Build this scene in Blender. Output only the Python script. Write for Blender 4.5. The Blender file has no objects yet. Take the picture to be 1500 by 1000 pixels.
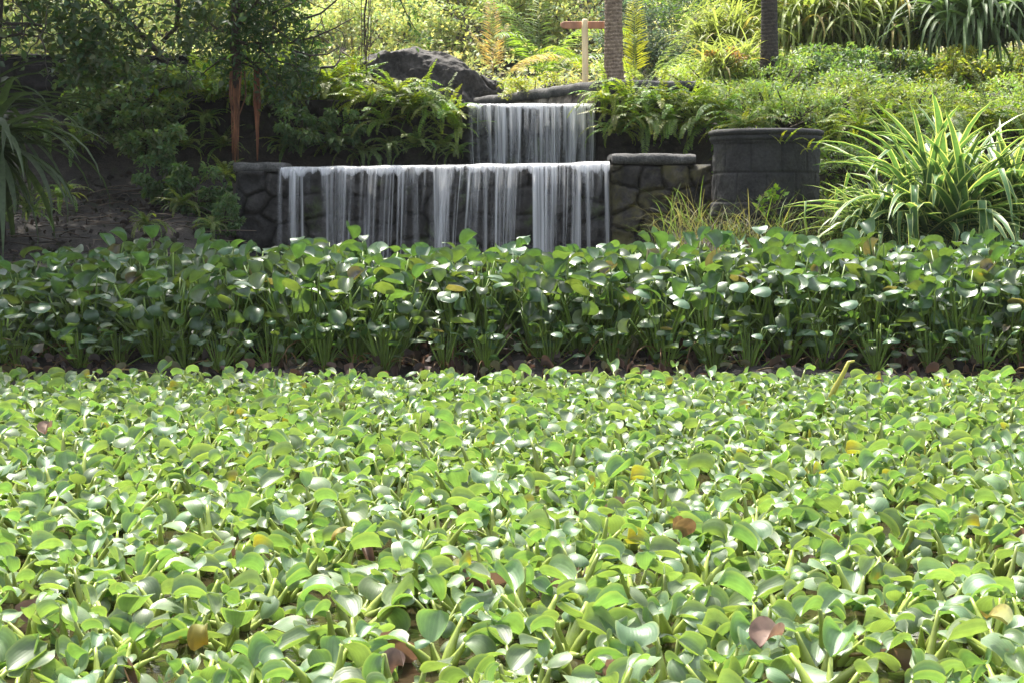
import bpy, math, random
import numpy as np
from mathutils import Vector, Matrix

# ------------------------------------------------------------------ camera, sky, sun, exposure
SC = bpy.context.scene
COL = SC.collection
CAM_Z, FPX, HORIZON = 1.0, 2500.0, 300.0
cam_data = bpy.data.cameras.new("camera")
cam = bpy.data.objects.new("camera", cam_data)
COL.objects.link(cam)
cam.location = (0, 0, CAM_Z)
cam.rotation_euler = (math.radians(90), 0, 0)
cam_data.sensor_width = 36.0
cam_data.lens = 36.0 * FPX / 1500.0
cam_data.shift_y = -(500.0 - HORIZON) / 1500.0
cam_data.clip_end = 500
cam_data.dof.use_dof = True
cam_data.dof.focus_distance = 8.0
cam_data.dof.aperture_fstop = 24.0
SC.camera = cam

SUN_ELEV, SUN_AZ = 64.0, -24.0          # azimuth measured from +Y (ahead of the camera) towards +X
world = bpy.data.worlds.new("World")
SC.world = world
world.use_nodes = True
nt = world.node_tree
sky = nt.nodes.new("ShaderNodeTexSky")
sky.sky_type = 'NISHITA'
sky.sun_disc = False
sky.sun_elevation = math.radians(SUN_ELEV)
sky.sun_rotation = math.radians(SUN_AZ)
sky.air_density, sky.dust_density, sky.ozone_density = 1.0, 4.0, 1.0
bg = nt.nodes["Background"]
bg.inputs["Strength"].default_value = 0.15
sky_tone = nt.nodes.new("ShaderNodeHueSaturation")      # a whitish, humid sky
sky_tone.inputs["Saturation"].default_value = 0.55
nt.links.new(sky.outputs[0], sky_tone.inputs["Color"])
nt.links.new(sky_tone.outputs[0], bg.inputs["Color"])

sun_data = bpy.data.lights.new("sun", 'SUN')
sun_data.energy = 3.4
sun_data.angle = math.radians(0.6)
sun_data.color = (1.0, 0.95, 0.86)
sun = bpy.data.objects.new("sun", sun_data)
COL.objects.link(sun)
_e, _a = math.radians(SUN_ELEV), math.radians(SUN_AZ)
sun_dir = Vector((math.sin(_a) * math.cos(_e), math.cos(_a) * math.cos(_e), math.sin(_e)))
sun.rotation_euler = sun_dir.to_track_quat('Z', 'Y').to_euler()
sun.location = sun_dir * 60

SC.view_settings.view_transform = 'Standard'
SC.view_settings.look = 'None'
SC.view_settings.exposure = 1.65
SC.view_settings.gamma = 1
SC.render.engine = 'CYCLES'
SC.cycles.use_denoising = True
SC.cycles.max_bounces = 8
SC.cycles.diffuse_bounces = 3
SC.cycles.glossy_bounces = 2
SC.cycles.transmission_bounces = 4
SC.cycles.transparent_max_bounces = 24
SC.cycles.sample_clamp_indirect = 6.0

RS = np.random.RandomState(7)
random.seed(7)


def rad(d): return math.radians(d)
def P(px, py, Y): return Vector(((px - 750.0) / FPX * Y, Y, CAM_Z + (HORIZON - py) / FPX * Y))


# ------------------------------------------------------------------ numpy helpers
def hash3(i, j, k, seed=0):
    n = (i * 374761393 + j * 668265263 + k * 2147483647 + seed * 1274126177) & 0xffffffff
    n = (n ^ (n >> 13)) * 1274126177 & 0xffffffff
    n = n ^ (n >> 16)
    return (n & 0xffff) / 65535.0


def vnoise(p, seed=0):
    p = np.asarray(p, dtype=np.float64)
    i = np.floor(p).astype(np.int64)
    f = p - i
    f = f * f * (3 - 2 * f)
    r = 0
    for dx in (0, 1):
        for dy in (0, 1):
            for dz in (0, 1):
                w = (f[:, 0] if dx else 1 - f[:, 0]) * (f[:, 1] if dy else 1 - f[:, 1]) * (f[:, 2] if dz else 1 - f[:, 2])
                r = r + w * hash3(i[:, 0] + dx, i[:, 1] + dy, i[:, 2] + dz, seed)
    return r * 2 - 1


def fbm(p, oct=4, seed=0):
    p = np.asarray(p, dtype=np.float64)
    a, r = 1.0, 0
    for o in range(oct):
        r = r + a * vnoise(p * (2 ** o) + 17.3 * o, seed + o)
        a *= 0.5
    return r


def rotz(a):
    c, s = math.cos(a), math.sin(a)
    return np.array([[c, -s, 0], [s, c, 0], [0, 0, 1.0]])
def rotx(a):
    c, s = math.cos(a), math.sin(a)
    return np.array([[1.0, 0, 0], [0, c, -s], [0, s, c]])
def roty(a):
    c, s = math.cos(a), math.sin(a)
    return np.array([[c, 0, s], [0, 1.0, 0], [-s, 0, c]])


class MB:
    """collects quads (vertices, faces, colour, leaf coordinate, material slot) for ONE mesh"""
    def __init__(self):
        self.v, self.f, self.c, self.l, self.m, self.n = [], [], [], [], [], 0

    def add(self, V, F, col=(1, 1, 1), lc=None, mi=0):
        V = np.asarray(V, float).reshape(-1, 3)
        F = np.asarray(F, int).reshape(-1, 4)
        C = np.asarray(col, float)
        if C.ndim == 1: C = np.tile(C, (len(V), 1))
        if lc is None: lc = np.zeros((len(V), 3))
        self.v.append(V); self.f.append(F + self.n); self.c.append(C); self.l.append(np.asarray(lc, float))
        self.m.append(np.full(len(F), mi)); self.n += len(V)

    def inst(self, T, R, off, col, mi=0):
        """T=(V,F,lc) template; R (k,3,3), off (k,3), col (k,3)"""
        V, F, lc = T
        R = np.asarray(R); k = len(R)
        if k == 0: return
        W = np.einsum('kij,nj->kni', R, V) + np.asarray(off)[:, None, :]
        n = len(V)
        FF = (F[None] + (np.arange(k) * n)[:, None, None]).reshape(-1, 4)
        CC = np.repeat(np.asarray(col), n, axis=0)
        self.add(W.reshape(-1, 3), FF, CC, np.tile(lc, (k, 1)), mi)

    def tube(self, pts, radii, n=6, col=(1, 1, 1), mi=0, cap=True):
        pts = [np.asarray(p, float) for p in pts]
        m = len(pts)
        rows, lc = [], []
        up = np.array([0.13, 0.31, 1.0])
        for i in range(m):
            t = pts[min(i + 1, m - 1)] - pts[max(i - 1, 0)]
            t = t / (np.linalg.norm(t) + 1e-9)
            a = np.cross(t, up)
            if np.linalg.norm(a) < 1e-3: a = np.cross(t, [1, 0, 0])
            a /= np.linalg.norm(a); b = np.cross(a, t)
            th = np.arange(n) * 2 * math.pi / n
            rows.append(pts[i] + radii[i] * (np.cos(th)[:, None] * a + np.sin(th)[:, None] * b))
            lc.append(np.stack([np.full(n, i / (m - 1)), th / 6.2832, np.zeros(n)], 1))
        V = np.concatenate(rows); F = []
        for i in range(m - 1):
            for j in range(n):
                k = (j + 1) % n
                F.append((i * n + j, i * n + k, (i + 1) * n + k, (i + 1) * n + j))
        L = np.concatenate(lc)
        if cap:
            V = np.concatenate([V, [pts[0], pts[-1]]]); L = np.concatenate([L, [[0, 0, 0], [1, 0, 0]]])
            for j in range(0, n, 2):
                F.append((m * n, (j + 2) % n, (j + 1) % n, j))
                o = (m - 1) * n
                F.append((m * n + 1, o + j, o + (j + 1) % n, o + (j + 2) % n))
        self.add(V, F, col, L, mi)

    def box(self, lo, hi, col=(1, 1, 1), mi=0):
        x0, y0, z0 = lo; x1, y1, z1 = hi
        V = [(x0, y0, z0), (x1, y0, z0), (x1, y1, z0), (x0, y1, z0), (x0, y0, z1), (x1, y0, z1), (x1, y1, z1), (x0, y1, z1)]
        F = [(0, 3, 2, 1), (4, 5, 6, 7), (0, 1, 5, 4), (1, 2, 6, 5), (2, 3, 7, 6), (3, 0, 4, 7)]
        self.add(V, F, col, None, mi)

    def grid(self, G, col=(1, 1, 1), lc=None, mi=0, wrap=False):
        G = np.asarray(G, float); a, b = G.shape[:2]
        idx = np.arange(a * b).reshape(a, b)
        if wrap: idx = np.concatenate([idx, idx[:, :1]], 1)
        F = np.stack([idx[:-1, :-1], idx[:-1, 1:], idx[1:, 1:], idx[1:, :-1]], -1).reshape(-1, 4)
        C = np.asarray(col, float)
        if C.ndim == 3: C = C.reshape(-1, 3)
        self.add(G.reshape(-1, 3), F, C, None if lc is None else np.asarray(lc).reshape(-1, 3), mi)

    def mesh(self, name, mats, smooth=True):
        V = np.concatenate(self.v); F = np.concatenate(self.f); C = np.concatenate(self.c); L = np.concatenate(self.l)
        M = np.concatenate(self.m)
        me = bpy.data.meshes.new(name)
        me.vertices.add(len(V)); me.vertices.foreach_set("co", V.astype(np.float32).ravel())
        me.loops.add(len(F) * 4); me.loops.foreach_set("vertex_index", F.astype(np.int32).ravel())
        me.polygons.add(len(F)); me.polygons.foreach_set("loop_start", (np.arange(len(F)) * 4).astype(np.int32))
        me.polygons.foreach_set("use_smooth", np.full(len(F), smooth))
        if not isinstance(mats, (list, tuple)): mats = [mats]
        for m in mats: me.materials.append(m)
        me.polygons.foreach_set("material_index", M.astype(np.int32))
        at = me.attributes.new("col", 'FLOAT_COLOR', 'POINT')
        at.data.foreach_set("color", np.concatenate([C, np.ones((len(C), 1))], 1).astype(np.float32).ravel())
        at = me.attributes.new("lc", 'FLOAT_VECTOR', 'POINT')
        at.data.foreach_set("vector", L.astype(np.float32).ravel())
        me.update(calc_edges=True)
        me.validate()
        return me

    def obj(self, name, mats, parent=None, smooth=True, loc=None):
        return link(name, self.mesh(name, mats, smooth), parent, loc)


def link(name, me, parent=None, loc=None):
    o = bpy.data.objects.new(name, me)
    COL.objects.link(o)
    if parent: o.parent = parent
    if loc is not None: o.location = loc
    return o


def tag(o, label=None, cat=None, group=None, kind=None):
    if label: o["label"] = label
    if cat: o["category"] = cat
    if group: o["group"] = group
    if kind: o["kind"] = kind
    return o


def thing(name, loc, label, cat, group=None, rz=0.0, scale=None):
    o = bpy.data.objects.new(name, None)
    COL.objects.link(o)
    o.location = loc; o.rotation_euler = (0, 0, rz)
    o.empty_display_size = 0.1
    if scale is not None: o.scale = scale
    return tag(o, label, cat, group)


def dup(root, loc, rz=0.0, scale=(1, 1, 1), label=None, group=None):
    r = root.copy(); COL.objects.link(r)
    r.location = loc; r.rotation_euler = (0, 0, rz); r.scale = scale
    if label: r["label"] = label
    if group: r["group"] = group
    for ch in list(root.children):
        c = ch.copy(); COL.objects.link(c); c.parent = r
        for g in list(ch.children):
            d = g.copy(); COL.objects.link(d); d.parent = c
    return r


# ------------------------------------------------------------------ materials
def new_mat(name):
    m = bpy.data.materials.new(name); m.use_nodes = True
    t = m.node_tree
    for n in list(t.nodes): t.nodes.remove(n)
    out = t.nodes.new("ShaderNodeOutputMaterial")
    return m, t, out


def N(t, kind, **kw):
    n = t.nodes.new(kind)
    for k, v in kw.items():
        if k.startswith("i_"):
            n.inputs[k[2:].replace("_", " ")].default_value = v
        else:
            setattr(n, k, v)
    return n


def mixrgb(t, blend, fac, a, b):
    n = t.nodes.new("ShaderNodeMix"); n.data_type = 'RGBA'; n.blend_type = blend
    for sock, val in ((n.inputs[0], fac), (n.inputs[6], a), (n.inputs[7], b)):
        if hasattr(val, "links"): t.links.new(val, sock)
        else: sock.default_value = val if not isinstance(val, tuple) or len(val) == 4 else (*val, 1)
    return n.outputs[2]


def leaf_mat(name, rough=0.38, transl=0.4, tcol=(1.5, 1.6, 0.6), spec=0.5, rnd=0.25, margin=None, vein=0.0, coat=0.0, spots=0.0, veined=False):
    m, t, out = new_mat(name)
    at = N(t, "ShaderNodeAttribute", attribute_name="col")
    oi = N(t, "ShaderNodeObjectInfo")
    lc = N(t, "ShaderNodeAttribute", attribute_name="lc")
    hs = N(t, "ShaderNodeHueSaturation")
    mr = N(t, "ShaderNodeMapRange"); mr.inputs[3].default_value = 1 - rnd; mr.inputs[4].default_value = 1 + rnd
    t.links.new(oi.outputs["Random"], mr.inputs[0]); t.links.new(mr.outputs[0], hs.inputs["Value"])
    t.links.new(at.outputs["Color"], hs.inputs["Color"])
    col = hs.outputs["Color"]
    geo = N(t, "ShaderNodeNewGeometry")
    nz = N(t, "ShaderNodeTexNoise"); nz.inputs["Scale"].default_value = 28; nz.inputs["Detail"].default_value = 3
    t.links.new(geo.outputs["Position"], nz.inputs["Vector"])
    mr2 = N(t, "ShaderNodeMapRange"); mr2.inputs[1].default_value = 0.3; mr2.inputs[2].default_value = 0.7
    mr2.inputs[3].default_value = 0.78; mr2.inputs[4].default_value = 1.2
    t.links.new(nz.outputs["Fac"], mr2.inputs[0])
    col = mixrgb(t, 'MULTIPLY', 1.0, col, mr2.outputs[0])
    if spots:          # brown and yellow blemishes on some leaves
        ns = N(t, "ShaderNodeTexNoise"); ns.inputs["Scale"].default_value = 11; ns.inputs["Detail"].default_value = 4; ns.inputs["Roughness"].default_value = 0.75
        t.links.new(geo.outputs["Position"], ns.inputs["Vector"])
        rs_ = N(t, "ShaderNodeMapRange"); rs_.inputs[1].default_value = 0.66; rs_.inputs[2].default_value = 0.74; rs_.inputs[4].default_value = spots
        t.links.new(ns.outputs["Fac"], rs_.inputs[0])
        col = mixrgb(t, 'MIX', rs_.outputs[0], col, (0.24, 0.17, 0.05, 1))
    sep = N(t, "ShaderNodeSeparateXYZ"); t.links.new(lc.outputs["Vector"], sep.inputs[0])
    if veined:         # pale fine lengthwise veins and a thin rim painted pale like light shining through
        sv = N(t, "ShaderNodeMath", operation='MULTIPLY'); sv.inputs[1].default_value = 30
        t.links.new(sep.outputs[1], sv.inputs[0])
        s2 = N(t, "ShaderNodeMath", operation='SINE'); t.links.new(sv.outputs[0], s2.inputs[0])
        rv = N(t, "ShaderNodeMapRange"); rv.inputs[1].default_value = 0.2; rv.inputs[2].default_value = 1.0; rv.inputs[3].default_value = 0.96; rv.inputs[4].default_value = 1.06
        t.links.new(s2.outputs[0], rv.inputs[0])
        col = mixrgb(t, 'MULTIPLY', 1.0, col, rv.outputs[0])
        av = N(t, "ShaderNodeMath", operation='ABSOLUTE'); t.links.new(sep.outputs[1], av.inputs[0])
        re_ = N(t, "ShaderNodeMapRange"); re_.inputs[1].default_value = 0.86; re_.inputs[2].default_value = 1.0; re_.inputs[4].default_value = 0.55
        t.links.new(av.outputs[0], re_.inputs[0])
        col = mixrgb(t, 'MIX', re_.outputs[0], col, (0.34, 0.40, 0.14, 1))
    if margin is not None:
        ab = N(t, "ShaderNodeMath", operation='ABSOLUTE'); t.links.new(sep.outputs[1], ab.inputs[0])
        r = N(t, "ShaderNodeMapRange"); r.inputs[1].default_value = margin[1]; r.inputs[2].default_value = margin[1] + 0.12
        t.links.new(ab.outputs[0], r.inputs[0])
        col = mixrgb(t, 'MIX', r.outputs[0], col, margin[0])
    pr = N(t, "ShaderNodeBsdfPrincipled")
    pr.inputs["Roughness"].default_value = rough
    pr.inputs["Specular IOR Level"].default_value = spec
    if coat: pr.inputs["Coat Weight"].default_value = coat; pr.inputs["Coat Roughness"].default_value = 0.25
    t.links.new(col, pr.inputs["Base Color"])
    if vein:
        wv = N(t, "ShaderNodeMath", operation='MULTIPLY'); wv.inputs[1].default_value = 42
        t.links.new(sep.outputs[1], wv.inputs[0])
        sn = N(t, "ShaderNodeMath", operation='SINE'); t.links.new(wv.outputs[0], sn.inputs[0])
        ad = N(t, "ShaderNodeMath", operation='MULTIPLY_ADD'); ad.inputs[1].default_value = 0.35
        t.links.new(sn.outputs[0], ad.inputs[0]); t.links.new(nz.outputs["Fac"], ad.inputs[2])
        bp = N(t, "ShaderNodeBump"); bp.inputs["Strength"].default_value = vein; bp.inputs["Distance"].default_value = 0.004
        t.links.new(ad.outputs[0], bp.inputs["Height"]); t.links.new(bp.outputs[0], pr.inputs["Normal"])
    tr = N(t, "ShaderNodeBsdfTranslucent")
    tc = mixrgb(t, 'MULTIPLY', 1.0, col, (*tcol, 1))
    t.links.new(tc, tr.inputs["Color"])
    mx = N(t, "ShaderNodeMixShader"); mx.inputs[0].default_value = transl
    t.links.new(pr.outputs[0], mx.inputs[1]); t.links.new(tr.outputs[0], mx.inputs[2])
    t.links.new(mx.outputs[0], out.inputs[0])
    return m


def stone_mat(name, dark=(0.03, 0.03, 0.032), light=(0.11, 0.105, 0.1), moss=(0.05, 0.075, 0.015), moss_amt=0.35, scale=6.0, rough=0.85, bump=0.6):
    m, t, out = new_mat(name)
    at = N(t, "ShaderNodeAttribute", attribute_name="col")
    geo = N(t, "ShaderNodeNewGeometry")
    n1 = N(t, "ShaderNodeTexNoise"); n1.inputs["Scale"].default_value = scale; n1.inputs["Detail"].default_value = 8; n1.inputs["Roughness"].default_value = 0.65
    n2 = N(t, "ShaderNodeTexNoise"); n2.inputs["Scale"].default_value = scale * 9; n2.inputs["Detail"].default_value = 4
    n3 = N(t, "ShaderNodeTexNoise"); n3.inputs["Scale"].default_value = scale * 0.45; n3.inputs["Detail"].default_value = 6; n3.inputs["Roughness"].default_value = 0.7
    for n in (n1, n2, n3): t.links.new(geo.outputs["Position"], n.inputs["Vector"])
    cr = N(t, "ShaderNodeValToRGB")
    cr.color_ramp.elements[0].position = 0.35; cr.color_ramp.elements[0].color = (*dark, 1)
    cr.color_ramp.elements[1].position = 0.68; cr.color_ramp.elements[1].color = (*light, 1)
    t.links.new(n1.outputs["Fac"], cr.inputs[0])
    r2 = N(t, "ShaderNodeMapRange"); r2.inputs[1].default_value = 0.35; r2.inputs[2].default_value = 0.65; r2.inputs[3].default_value = 0.6; r2.inputs[4].default_value = 1.35
    t.links.new(n2.outputs["Fac"], r2.inputs[0])
    c = mixrgb(t, 'MULTIPLY', 1.0, cr.outputs[0], r2.outputs[0])
    c = mixrgb(t, 'MULTIPLY', 1.0, c, at.outputs["Color"])
    r3 = N(t, "ShaderNodeMapRange"); r3.inputs[1].default_value = 0.62 - moss_amt * 0.3; r3.inputs[2].default_value = 0.74 - moss_amt * 0.3
    t.links.new(n3.outputs["Fac"], r3.inputs[0])
    mf = N(t, "ShaderNodeMath", operation='MULTIPLY'); mf.inputs[1].default_value = 0.85 if moss_amt > 0 else 0
    t.links.new(r3.outputs[0], mf.inputs[0])
    c = mixrgb(t, 'MIX', mf.outputs[0], c, (*moss, 1))
    pr = N(t, "ShaderNodeBsdfPrincipled"); pr.inputs["Roughness"].default_value = rough
    t.links.new(c, pr.inputs["Base Color"])
    ad = N(t, "ShaderNodeMath", operation='MULTIPLY_ADD'); ad.inputs[1].default_value = 0.4
    t.links.new(n2.outputs["Fac"], ad.inputs[0]); t.links.new(n1.outputs["Fac"], ad.inputs[2])
    bp = N(t, "ShaderNodeBump"); bp.inputs["Strength"].default_value = bump; bp.inputs["Distance"].default_value = 0.03
    t.links.new(ad.outputs[0], bp.inputs["Height"]); t.links.new(bp.outputs[0], pr.inputs["Normal"])
    t.links.new(pr.outputs[0], out.inputs[0])
    return m


def soil_mat(name, a, b, scale=7.0):
    return stone_mat(name, dark=a, light=b, moss=(0.03, 0.04, 0.012), moss_amt=0.1, scale=scale, rough=0.95, bump=1.0)


def bark_mat(name, a, b, rings=0.0, scale=14.0):
    m, t, out = new_mat(name)
    geo = N(t, "ShaderNodeNewGeometry")
    mp = N(t, "ShaderNodeMapping"); mp.inputs["Scale"].default_value = (1, 1, 0.25) if not rings else (1, 1, 1)
    t.links.new(geo.outputs["Position"], mp.inputs["Vector"])
    n1 = N(t, "ShaderNodeTexNoise"); n1.inputs["Scale"].default_value = scale; n1.inputs["Detail"].default_value = 8; n1.inputs["Roughness"].default_value = 0.7
    t.links.new(mp.outputs[0], n1.inputs["Vector"])
    cr = N(t, "ShaderNodeValToRGB")
    cr.color_ramp.elements[0].position = 0.35; cr.color_ramp.elements[0].color = (*a, 1)
    cr.color_ramp.elements[1].position = 0.7; cr.color_ramp.elements[1].color = (*b, 1)
    t.links.new(n1.outputs["Fac"], cr.inputs[0])
    c = cr.outputs[0]
    at = N(t, "ShaderNodeAttribute", attribute_name="col")
    c = mixrgb(t, 'MULTIPLY', 1.0, c, at.outputs["Color"])
    pr = N(t, "ShaderNodeBsdfPrincipled"); pr.inputs["Roughness"].default_value = 0.85
    t.links.new(c, pr.inputs["Base Color"])
    bp = N(t, "ShaderNodeBump"); bp.inputs["Strength"].default_value = 0.7; bp.inputs["Distance"].default_value = 0.02
    t.links.new(n1.outputs["Fac"], bp.inputs["Height"]); t.links.new(bp.outputs[0], pr.inputs["Normal"])
    t.links.new(pr.outputs[0], out.inputs[0])
    return m


def water_mat(name, base=(0.03, 0.024, 0.012), bump=0.25, scale=9.0):
    m, t, out = new_mat(name)
    geo = N(t, "ShaderNodeNewGeometry")
    n1 = N(t, "ShaderNodeTexNoise"); n1.inputs["Scale"].default_value = scale; n1.inputs["Detail"].default_value = 3
    t.links.new(geo.outputs["Position"], n1.inputs["Vector"])
    pr = N(t, "ShaderNodeBsdfPrincipled"); pr.inputs["Roughness"].default_value = 0.06
    pr.inputs["Base Color"].default_value = (*base, 1); pr.inputs["IOR"].default_value = 1.33
    bp = N(t, "ShaderNodeBump"); bp.inputs["Strength"].default_value = bump; bp.inputs["Distance"].default_value = 0.02
    t.links.new(n1.outputs["Fac"], bp.inputs["Height"]); t.links.new(bp.outputs[0], pr.inputs["Normal"])
    t.links.new(pr.outputs[0], out.inputs[0])
    return m


def fall_mat(name, opacity=0.75):
    """silky falling water: streaks run along the fall; lc = (down, across, strand opacity)"""
    m, t, out = new_mat(name)
    lc = N(t, "ShaderNodeAttribute", attribute_name="lc")
    geo = N(t, "ShaderNodeNewGeometry")
    mp = N(t, "ShaderNodeMapping"); mp.inputs["Scale"].default_value = (90, 8, 1.2)
    t.links.new(geo.outputs["Position"], mp.inputs["Vector"])
    n1 = N(t, "ShaderNodeTexNoise"); n1.inputs["Scale"].default_value = 1.0; n1.inputs["Detail"].default_value = 4
    t.links.new(mp.outputs[0], n1.inputs["Vector"])
    r = N(t, "ShaderNodeMapRange"); r.inputs[1].default_value = 0.3; r.inputs[2].default_value = 0.66; r.inputs[3].default_value = 0.5
    t.links.new(n1.outputs["Fac"], r.inputs[0])
    sep = N(t, "ShaderNodeSeparateXYZ"); t.links.new(lc.outputs["Vector"], sep.inputs[0])
    ab = N(t, "ShaderNodeMath", operation='ABSOLUTE'); t.links.new(sep.outputs[1], ab.inputs[0])
    e = N(t, "ShaderNodeMapRange"); e.inputs[1].default_value = 1.0; e.inputs[2].default_value = 0.35; e.interpolation_type = 'SMOOTHSTEP'
    t.links.new(ab.outputs[0], e.inputs[0])
    m1 = N(t, "ShaderNodeMath", operation='MULTIPLY'); t.links.new(r.outputs[0], m1.inputs[0]); t.links.new(e.outputs[0], m1.inputs[1])
    m2 = N(t, "ShaderNodeMath", operation='MULTIPLY'); t.links.new(m1.outputs[0], m2.inputs[0]); t.links.new(sep.outputs[2], m2.inputs[1])
    m3 = N(t, "ShaderNodeMath", operation='MULTIPLY'); t.links.new(m2.outputs[0], m3.inputs[0]); m3.inputs[1].default_value = opacity
    m3.use_clamp = True
    pr = N(t, "ShaderNodeBsdfPrincipled"); pr.inputs["Base Color"].default_value = (0.93, 0.93, 0.93, 1); pr.inputs["Roughness"].default_value = 0.25
    tr = N(t, "ShaderNodeBsdfTranslucent"); tr.inputs["Color"].default_value = (0.93, 0.94, 0.95, 1)
    mx = N(t, "ShaderNodeMixShader"); mx.inputs[0].default_value = 0.6
    t.links.new(pr.outputs[0], mx.inputs[1]); t.links.new(tr.outputs[0], mx.inputs[2])
    tp = N(t, "ShaderNodeBsdfTransparent")
    m4 = N(t, "ShaderNodeMixShader")
    t.links.new(m3.outputs[0], m4.inputs[0]); t.links.new(tp.outputs[0], m4.inputs[1]); t.links.new(mx.outputs[0], m4.inputs[2])
    t.links.new(m4.outputs[0], out.inputs[0])
    return m


def plain_mat(name, col, rough=0.6, var=0.25, scale=20):
    m, t, out = new_mat(name)
    geo = N(t, "ShaderNodeNewGeometry")
    n1 = N(t, "ShaderNodeTexNoise"); n1.inputs["Scale"].default_value = scale; n1.inputs["Detail"].default_value = 5
    mp = N(t, "ShaderNodeMapping"); mp.inputs["Scale"].default_value = (1, 1, 0.2)
    t.links.new(geo.outputs["Position"], mp.inputs["Vector"]); t.links.new(mp.outputs[0], n1.inputs["Vector"])
    r = N(t, "ShaderNodeMapRange"); r.inputs[1].default_value = 0.3; r.inputs[2].default_value = 0.7; r.inputs[3].default_value = 1 - var; r.inputs[4].default_value = 1 + var
    t.links.new(n1.outputs["Fac"], r.inputs[0])
    c = mixrgb(t, 'MULTIPLY', 1.0, (*col, 1), r.outputs[0])
    pr = N(t, "ShaderNodeBsdfPrincipled"); pr.inputs["Roughness"].default_value = rough
    t.links.new(c, pr.inputs["Base Color"]); t.links.new(pr.outputs[0], out.inputs[0])
    return m


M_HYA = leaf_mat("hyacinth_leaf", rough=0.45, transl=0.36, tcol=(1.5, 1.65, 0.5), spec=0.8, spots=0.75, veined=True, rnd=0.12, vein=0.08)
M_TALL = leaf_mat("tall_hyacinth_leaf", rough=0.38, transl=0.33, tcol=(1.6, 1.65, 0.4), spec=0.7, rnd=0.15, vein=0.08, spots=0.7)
M_STALK = leaf_mat("hyacinth_stalk", rough=0.4, transl=0.15, tcol=(1.3, 1.3, 0.5), rnd=0.12)
M_DEAD = leaf_mat("dead_leaf", rough=0.7, transl=0.25, tcol=(1.3, 1.0, 0.8), rnd=0.3)
M_LEAF = leaf_mat("broad_leaf", rough=0.5, transl=0.42, tcol=(1.7, 1.8, 0.6), rnd=0.15)
M_FERN = leaf_mat("fern_leaf", rough=0.5, transl=0.45, tcol=(1.9, 1.9, 0.5), rnd=0.2)
M_STRAP = leaf_mat("strap_leaf", rough=0.55, transl=0.42, tcol=(1.4, 1.5, 0.75), rnd=0.15)
M_VAR = leaf_mat("striped_leaf", rough=0.38, transl=0.35, tcol=(1.5, 1.5, 0.7), rnd=0.12, margin=((0.55, 0.6, 0.25, 1), 0.72))
M_BG = leaf_mat("far_leaf", rough=0.6, transl=0.38, tcol=(1.6, 1.55, 0.85), rnd=0.12)
M_STONE = stone_mat("rubble_stone", dark=(0.010, 0.0095, 0.009), light=(0.040, 0.036, 0.033), moss_amt=0.1)
M_MOSSY = stone_mat("mossy_stone", dark=(0.012, 0.011, 0.010), light=(0.065, 0.058, 0.052), moss=(0.07, 0.062, 0.015), moss_amt=0.5, scale=5)
M_CAP = stone_mat("cap_stone", dark=(0.025, 0.025, 0.024), light=(0.12, 0.115, 0.105), moss_amt=0.0, scale=8)
M_BASIN = stone_mat("cut_stone", dark=(0.010, 0.0105, 0.0105), light=(0.030, 0.029, 0.027), moss=(0.06, 0.058, 0.04), moss_amt=0.08, scale=5, bump=0.6)
M_BOULDER = stone_mat("boulder_rock", dark=(0.014, 0.013, 0.012), light=(0.075, 0.066, 0.056), moss=(0.06, 0.052, 0.03), moss_amt=0.2, scale=3.2, bump=1.0)
M_RENDER = stone_mat("stained_render", dark=(0.12, 0.09, 0.07), light=(0.3, 0.25, 0.2), moss=(0.06, 0.055, 0.03), moss_amt=0.25, scale=4, bump=0.4)
M_SOIL = soil_mat("dark_soil", (0.010, 0.008, 0.006), (0.05, 0.04, 0.032))
M_MUD = soil_mat("mud", (0.016, 0.012, 0.009), (0.06, 0.045, 0.035), 12)
M_BARK = bark_mat("bark", (0.03, 0.025, 0.02), (0.12, 0.1, 0.085))
M_ROOT = bark_mat("root_bark", (0.10, 0.035, 0.018), (0.34, 0.15, 0.07), scale=30)
M_PALM = bark_mat("palm_bark", (0.13, 0.085, 0.055), (0.46, 0.35, 0.24), rings=1, scale=30)
M_PALM2 = bark_mat("dark_palm_bark", (0.02, 0.016, 0.012), (0.09, 0.07, 0.055), rings=1, scale=30)
M_POST = plain_mat("pale_timber", (0.85, 0.66, 0.38), 0.6, 0.2)
M_BOARD = plain_mat("brown_timber", (0.42, 0.2, 0.11), 0.6, 0.2)
M_WATER = water_mat("pond_water")
M_POOL = water_mat("pool_water", (0.02, 0.03, 0.03), 0.15, 5)
M_FALL = fall_mat("falling_water", 0.8)
M_LIP = fall_mat("lip_water", 1.5)
M_FALL_UP = fall_mat("upper_falling_water", 0.8)


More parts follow.
